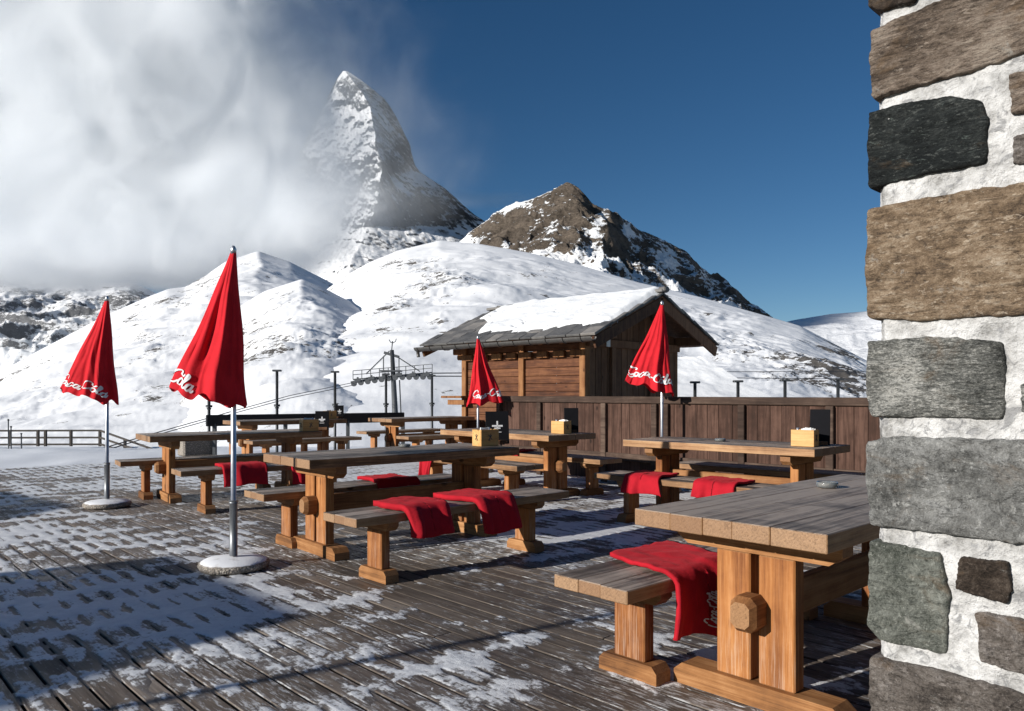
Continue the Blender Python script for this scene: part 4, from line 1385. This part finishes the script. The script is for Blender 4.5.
shade_house('neighbour_house', [(3.25, -.6), (3.72, .14), (3.9, .42), (4.16, 1.2), (4.9, 1.05), (5.42, .94), (5.9, .86), (6.21, .78)], -6.5, 3., 'brown wooden house standing left of the terrace, outside the picture')
shade_house('neighbour_shed', [(8.7, -.5), (9.3, .1), (9.6, .2), (10.3, -.1), (11.4, -.5)], -7.0, 2., 'small brown shed further back on the left, outside the picture')
x, y = ac(-5.2, 3.33)
t = empty('flag_pole', (x, y, 0), 0, 'slim steel pole left of the terrace, outside the picture', 'pole')
mb = MB(); mb.tube([(0, 0, 0), (0, 0, 3.2)], .028, 12); mb.build('shaft', MAT['steel'], t)
mb = MB(); mb.lathe((0, 0, .001), [(.12, 0), (.12, .02), (.04, .03), (.04, .08)], 16); mb.build('foot_plate', MAT['steel'], t)

# ---------------------------------------------------------------- terrain
def crest_fn(pts):
    xs = [p[0] for p in pts]; ys = [p[1] for p in pts]
    return lambda x: np.interp(x, xs, ys)


def smooth1(a, k):
    if k < 2: return a
    ker = np.hanning(k + 2)[1:-1]; ker /= ker.sum()
    return np.convolve(np.pad(a, (k // 2, k - 1 - k // 2), mode='edge'), ker, 'valid')


def hill(name, crest, Rc, Rf, zf, mat, x0, x1, nx, ny, p=1.25, amp=0., nscale=.01, cn=0., rock=None, ridge_amt=0., seed=0, back=.5, sm=5, foot=None, warp=40., soft=90, gully=0., gs=.02):
    xs = np.linspace(x0, x1, nx)
    xw = np.linspace(x0 - 150, x1 + 150, nx * 2)
    dx = xw[1] - xw[0]
    Rfun = crest_fn(Rc) if isinstance(Rc, list) else (lambda q: np.full(np.shape(q), float(Rc)))
    Rcw = smooth1(Rfun(xw), int(60 / dx)); ycw = smooth1(crest_fn(crest)(xw), sm)
    zcw = H + (HZ - ycw) * Rcw / F
    zsw = smooth1(zcw, int(soft / dx))
    Rfx = smooth1(crest_fn(Rf)(xs), 9) if isinstance(Rf, list) else np.full(nx, float(Rf))
    Rcx = np.interp(xs, xw, Rcw)
    t = (xs - CX) / F
    vs = np.concatenate([np.linspace(0, 1, ny), 1 + np.linspace(0, 1, 14)[1:] * back])
    Vv = vs[:, None]
    Rr = Rfx + (Rcx - Rfx) * Vv
    X = t * Rr; Y = Rr
    # towards the foot the crest's shape dissolves and wanders sideways, so that spurs are not straight
    vc = np.clip(Vv, 0, 1)
    px_ = xs[None, :] + (1 - vc ** 2) * (warp * fbm(X * nscale * .6, Y * nscale * .6, seed + 50, 4) + warp * .9 * np.sin(vc * 4.1 + seed) * (1 - vc))
    k = sstep(.25, 1., vc) ** 1.3
    zc = np.interp(px_, xw, zcw) * k + np.interp(px_, xw, zsw) * (1 - k)
    q = np.where(Vv <= 1, np.abs(Vv) ** p, 1 - (Vv - 1) * 1.1 - (Vv - 1) ** 2)
    Z = zf + (zc - zf) * q
    env = np.clip(np.sin(vc * math.pi) ** .7, 0, 1) + cn * (Vv > .0) * vc
    wx = X + 14 / nscale * .02 * fbm(X * nscale, Y * nscale, seed + 71, 3); wy = Y + 14 / nscale * .02 * fbm(X * nscale, Y * nscale, seed + 72, 3)
    n = fbm(wx * nscale, wy * nscale, seed, 7, .5)
    if ridge_amt: n = n * (1 - ridge_amt) + ridged(wx * nscale * 1.3, wy * nscale * 1.3, seed + 5, 7, .55) * ridge_amt
    Z = Z + amp * n * env
    rk = np.full(X.shape, .2) if rock is None else rock(xs[None, :] + 0 * Z, HZ - (Z - H) * F / Rr, Vv + 0 * Z)
    if gully:
        g = ridged(wx * gs, wy * gs * .8, seed + 90, 6, .55)
        Z = Z + gully * (g + .2) * env * sstep(.42, .62, rk)
    P = np.stack([X, Y, Z], -1)
    o = grid_obj(name, P, mat, {'rock': rk})
    return tag(o, kind='structure')


# near snow ground, one sheet out to the horizon
rr_ = np.concatenate([np.linspace(1, 60, 150), np.geomspace(61, 20000, 90)])
th = np.linspace(-1.35, 1.35, 260)
TH, RR = np.meshgrid(th, rr_)
X = np.tan(np.clip(TH, -1.35, 1.35)) * RR * .6; Y = RR - 3
zs = np.interp(Y, [-3, 12, 14, 17, 22, 30, 45, 60, 90, 150, 400, 20000], [-.35, -.34, -.33, -.34, -.62, -1.15, -1.95, -3.6, -9, -17, -26, -60])
zs = zs + .10 * fbm(X * .35, Y * .35, 2, 5) * sstep(13, 22, Y) + .5 * fbm(X * .05, Y * .05, 8, 4) * sstep(45, 90, Y)
uu, vv = uv(X, Y)
bank = sstep(14.7, 15.3, vv) * sstep(-3., -6.5, X) * sstep(30, 20, Y)
zs = zs + bank * (.26 + .06 * fbm(X * .9, Y * .9, 3, 4))
o = grid_obj('snow_ground', np.stack([X, Y, zs], -1), MAT['ice']); tag(o, kind='structure')

M_hill = terrain_mat('hill_snow', .10, (.035, .033, .032), (.17, .155, .14), bump=.22, bd=2.5, con=1.5)
M_hill2 = terrain_mat('far_hill_snow', .085, (.035, .033, .032), (.17, .155, .14), bump=.22, bd=3., con=1.5)
M_peak = terrain_mat('peak_rock', .014, (.05, .04, .032), (.33, .265, .205), bump=1., bd=30., strat=.004, con=1.6)
M_ridge = terrain_mat('ridge_rock', .028, (.10, .104, .112), (.27, .272, .28), bump=.8, bd=16.)
M_horn = terrain_mat('horn_rock', .019, (.05, .055, .066), (.16, .165, .178), bump=1., bd=40., lo=.70, hi=.94, con=1.3)


def spots(lst, base):
    def f(x, y, v):
        r = np.full(x.shape, base)
        for (cx_, cy_, rx, ry, a) in lst: r = r + a * np.exp(-((x - cx_) / rx) ** 2 - ((y - cy_) / ry) ** 2)
        return r
    return f


hill('snow_hill', [(-140, 430), (-60, 402), (0, 372), (40, 350), (100, 318), (150, 296), (168, 289), (185, 287), (205, 276), (225, 262), (258, 251), (290, 262), (320, 277), (350, 292), (400, 310), (470, 340), (560, 380)],
     [(-140, 900), (150, 1400), (260, 1700), (560, 1500)], 105, -17, M_hill, -140, 560, 420, 260, 1.5, 9., .013, .06,
     spots([(172, 300, 14, 8, .16), (205, 280, 12, 10, .2), (135, 322, 12, 8, .18), (155, 352, 14, 14, .13), (50, 395, 16, 5, .16), (150, 395, 20, 10, .14), (330, 300, 30, 10, .1)], .47), seed=4, gully=3., gs=.05)
hill('snow_knoll', [(150, 410), (190, 348), (230, 312), (265, 291), (302, 279), (322, 287), (345, 299), (372, 311), (395, 323), (430, 345), (465, 366), (500, 384)],
     [(150, 800), (302, 850), (388, 850), (500, 950)], 103, -17, M_hill, 150, 500, 260, 200, 1.3, 8., .016, .06,
     spots([(290, 300, 25, 8, .1), (345, 345, 22, 14, .18), (265, 345, 22, 10, .13), (300, 338, 20, 10, .12), (235, 330, 14, 10, .14), (370, 330, 16, 12, .12)], .475), seed=9, gully=3., gs=.06)
hill('snow_hill', [(270, 345), (300, 310), (330, 287), (345, 276), (370, 262), (400, 250), (440, 240.5), (480, 244), (530, 253), (580, 265), (640, 283), (700, 297), (760, 314), (800, 326), (850, 352), (900, 378), (1000, 410), (1100, 420)],
     [(270, 1200), (440, 1300), (640, 1000), (800, 800), (1100, 500)], [(270, 110), (500, 120), (700, 190), (1100, 120)], -18, M_hill2, 270, 1100, 480, 200, 1.22, 9., .011, .05,
     spots([(420, 268, 26, 10, .14), (450, 280, 26, 10, .12), (425, 292, 18, 7, .22), (440, 318, 16, 16, .12), (400, 302, 12, 8, .14), (390, 308, 12, 8, .1),
            (700, 318, 60, 10, .10), (770, 352, 40, 14, .12), (800, 376, 55, 16, .24), (850, 350, 25, 22, .15), (730, 345, 24, 12, .2), (860, 385, 30, 14, .24), (820, 300, 30, 5, .3)], .46), seed=14, gully=4., gs=.05)
hill('rocky_peak', [(400, 300), (440, 262), (470, 236), (485, 222), (500, 212), (530, 200), (550, 190), (565, 187), (578, 190), (592, 203), (610, 209), (625, 222), (640, 233), (662, 243), (685, 255), (705, 268), (725, 282), (745, 300), (765, 314), (800, 340), (850, 380)],
     [(400, 3100), (470, 2900), (565, 2600), (606, 2480), (640, 2640), (765, 3100), (850, 3200)], [(400, 1500), (606, 1300), (850, 1600)], 10, M_peak, 400, 850, 420, 260, 1.5, 85., .0052, .30,
     lambda x, y, v: .20 + .50 * sstep(262, 240, y + .06 * (x - 560)) * sstep(455, 500, x) * sstep(640, 600, x) + .36 * sstep(.62, .8, v) * sstep(600, 625, x) + .10 * sstep(.5, .7, v)
     - .45 * blob(x, y, 515, 203, 34, 7, -.42) - .35 * blob(x, y, 600, 222, 8, 26, .5) - .45 * blob(x, y, 628, 232, 9, 20, -.5) - .4 * blob(x, y, 668, 262, 14, 10, .6) - .3 * blob(x, y, 700, 276, 12, 8, .6), ridge_amt=.75, seed=22, sm=3, warp=16., soft=40)
hill('far_ridge', [(740, 345), (770, 326), (800, 319), (830, 314), (870, 311), (920, 300), (1000, 290), (1150, 280)], 5200, 3000, 60, M_ridge, 740, 1150, 160, 80, 1.3, 60., .003, .1,
     lambda x, y, v: .16 + .2 * sstep(.8, .5, v), ridge_amt=.6, seed=31, warp=25.)
hill('rocky_ridge', [(-200, 250), (-100, 262), (-30, 276), (0, 273), (25, 279), (55, 285), (75, 280), (100, 284), (128, 281), (150, 291), (175, 306), (220, 330), (300, 380)], [(-200, 5100), (55, 5300), (300, 5700)], 2600, -30, M_ridge, -200, 300, 300, 150, 1.35, 100., .0028, .2,
     lambda x, y, v: .39 + .20 * sstep(372, 340, y) + .05 * sstep(.5, .75, v), ridge_amt=.8, seed=37, warp=25., soft=50)


def horn():
    R0 = 6000.; k = R0 / F
    ys = np.linspace(71, 320, 250)
    xr = np.interp(ys, [71, 74, 80, 90, 98, 108, 115, 130, 145, 153, 165, 172, 178, 183, 190, 197, 205, 215, 230, 260, 320], [347, 352, 361, 374, 383, 389, 394, 402, 409, 411, 415, 419, 427, 436, 446, 454, 463, 475, 497, 560, 650])
    xl = np.interp(ys, [71, 78, 90, 110, 130, 160, 200, 235, 258, 320], [343, 337, 331, 321, 310, 297, 290, 286, 278, 225])
    xm = np.interp(ys, [71, 85, 100, 112, 130, 150, 165, 185, 205, 230, 260, 320], [345, 356, 366, 371, 373, 377, 382, 380, 377, 366, 352, 335])
    nL, nR, nB = 130, 120, 24
    P = []; rk = []
    for i, y in enumerate(ys):
        a, m, b = xl[i], xm[i], xr[i]
        w_ = (b - a) * k
        dl = .95 * (m - a) * k; dr = .62 * (b - m) * k
        rowx = np.concatenate([np.linspace(a, m, nL, endpoint=False), np.linspace(m, b, nR), np.linspace(b, a, nB)])
        f1 = np.linspace(0, 1, nL, endpoint=False); f2 = np.linspace(0, 1, nR)
        fd = dl * 0 + max(dl, dr)
        dep = np.concatenate([-fd * f1, -fd + (fd - .0 * w_) * f2 * .9, -.1 * fd + .5 * w_ * np.sin(np.linspace(0, 1, nB) * math.pi)])
        P.append(np.stack([rowx, dep, np.full(len(rowx), y)], -1)); rk.append(np.concatenate([np.full(nL, .20), np.full(nR, .42), np.full(nB, .3)]))
    P = np.array(P); rk = np.array(rk)
    px, dep, y = P[..., 0], P[..., 1], P[..., 2]
    X = (px - CX) * k; Z = H + (HZ - y) * k
    up = sstep(71, 110, y)
    n1 = ridged(X * .0022 + Z * .0011, Z * .0016 + dep * .0016, 3, 6, .58); n2 = fbm(X * .0012 + dep * .001, Z * .0012, 9, 4)
    n3 = ridged(X * .009, Z * .006 + dep * .006, 13, 4, .6)
    D = dep + up * (85 * n1 + 110 * n2 + 22 * n3 + 16 * ridged(X * .024 + Z * .01, Z * .011 + dep * .014, 23, 4, .6))
    X = X + up * 26 * n1 * np.where(np.abs(dep) < 1, .3, 1)
    s = (R0 + D) / R0
    P2 = np.stack([X * s, R0 + D, H + (Z - H) * s], -1)
    rk = rk + .12 * n2 - .16 * sstep(210, 275, y) + .06 * sstep(120, 80, y)
    tag(grid_obj('mountain', P2, M_horn, {'rock': rk}), kind='structure')


horn()
# ---------------------------------------------------------------- the cloud clinging to the mountain
CS = .673            # the bank hangs some 3 km out


def cloud_mat(name, kind):
    m = bpy.data.materials.new(name); m.use_nodes = True; nt_ = m.node_tree
    for n_ in list(nt_.nodes):
        if n_.type != 'OUTPUT_MATERIAL': nt_.nodes.remove(n_)
    out = [n_ for n_ in nt_.nodes if n_.type == 'OUTPUT_MATERIAL'][0]
    w = NB.__new__(NB); w.m = m; w.nt = nt_; w.out = out
    w.tc = w.n('TexCoord')
    pv = w.n('VolumePrincipled'); w.L(pv.outputs[0], out.inputs['Volume'])
    pv.inputs['Color'].default_value = (.975, .987, 1, 1); pv.inputs['Anisotropy'].default_value = -.35
    co = w.n('NewGeometry').outputs['Position']
    vsc = w.n('VectorMath'); vsc.operation = 'SCALE'; w.L(w.tc.outputs['Object'], vsc.inputs[0]); vsc.inputs['Scale'].default_value = 1 / CS if kind == 'bank' else 1.
    co = vsc.outputs[0]
    x, y, z = w.sep(co)
    k = 6.4
    n1 = w.noise(w.mapping(co, (.00065, .00065, .0008), loc=(3.3, 1.7, .4)), 1., 6, .58, .6)
    n3 = w.noise(w.mapping(co, (.0017, .0017, .0013), rot=(0, R(-35), 0), loc=(6.3, 2.7, .4)), 1., 6, .62, 1.6)
    n2 = w.noise(w.mapping(co, (.0026, .0026, .0022), loc=(1.3, 8.7, .4)), 1., 4, .6, .3)
    if kind == 'bank':
        # right-hand limit of the cloud at each height
        fc = w.n('FloatCurve'); cv = fc.mapping.curves[0]
        zn = w.mr(z, 0, 3400, 0, 1, False)
        pts = [(560, 215), (640, 250), (800, 296), (1000, 340), (1300, 370), (1600, 386), (1900, 370), (2150, 336), (2400, 306), (2700, 285), (3400, 262)]
        cv.points[0].location = (0, (128 + 260) / 800); cv.points[1].location = (1, (240 + 260) / 800)
        for zz_, px_ in pts[:-1]: cv.points.new(zz_ / 3400, (px_ + 260) / 800)
        fc.mapping.update(); w.L(zn, fc.inputs['Value'])
        bx = w.math('MULTIPLY_ADD', fc.outputs[0], 800 * k, (-260 - CX) * k)
        dd = w.math('SUBTRACT', bx, x)
        dd = w.math('ADD', dd, w.math('MULTIPLY', w.math('SUBTRACT', n1, .5), 2100.))
        dd = w.math('ADD', dd, w.math('MULTIPLY', w.math('SUBTRACT', n2, .5), 500.))
        dd = w.math('ADD', dd, w.math('MULTIPLY', w.math('SUBTRACT', n3, .5), 1100.))
        core = w.mr(dd, -160., 620.)
        veil = w.mr(w.math('ADD', dd, 900.), 0., 1300.)
        zl = w.mr(w.math('ADD', z, w.math('MULTIPLY', w.math('SUBTRACT', n2, .5), 300.)), 680., 880.)
        thin = w.mr(w.math('ADD', w.math('MULTIPLY', n1, .40), w.math('MULTIPLY', n3, .60)), .40, .60, .10, 1.)
        thin = w.math('ADD', thin, w.mr(z, 1800., 700., 0., 1.))
        d = w.math('MULTIPLY', w.math('MULTIPLY', core, core), thin)
        d = w.math('MULTIPLY', d, .0085)
        d = w.math('ADD', d, w.math('MULTIPLY', w.math('MULTIPLY', veil, veil), .0009))
        d = w.math('MULTIPLY', d, zl)
        # soft faces so that the box never shows
        for (s_, a, b) in ((x, -4300., -3700.), (w.math('ADD', y, w.math('MULTIPLY', w.math('SUBTRACT', n3, .5), 500.)), 4330., 4560.), (y, 5750., 5300.)): d = w.math('MULTIPLY', d, w.mr(s_, a, b))
    else:
        ys = w.math('ABSOLUTE', w.math('SUBTRACT', z, 1720.))
        d = w.mr(w.math('ADD', ys, w.math('MULTIPLY', n2, 60.)), 20., 95., 1., 0.)
        d = w.math('MULTIPLY', d, w.mr(x, -780., -500.)); d = w.math('MULTIPLY', d, w.mr(x, 500., -200.))
        d = w.math('MULTIPLY', w.math('MULTIPLY', d, n1), .0018)
    if kind == 'bank': d = w.math('MULTIPLY', d, 1 / CS)
    w.L(d, pv.inputs['Density'])
    return m


def vol_box(name, x0, x1, y0, y1, z0, z1, mat):
    mb = MB(); vs = [(x, y, z) for x in (x0, x1) for y in (y0, y1) for z in (z0, z1)]
    mb.add(vs, [[0, 1, 3, 2], [4, 6, 7, 5], [0, 4, 5, 1], [2, 3, 7, 6], [0, 2, 6, 4], [1, 5, 7, 3]])
    return tag(mb.build(name, mat), kind='stuff')


vol_box('cloud', -4300 * CS, 250 * CS, 4250 * CS, 5750 * CS, 380 * CS, 4200 * CS, cloud_mat('cloud_bank', 'bank'))
vol_box('cloud', -800, 600, 6600, 7000, 1600, 2400, cloud_mat('cloud_wisp', 'wisp'))
sc.cycles.volume_step_rate = .7; sc.cycles.volume_max_steps = 160
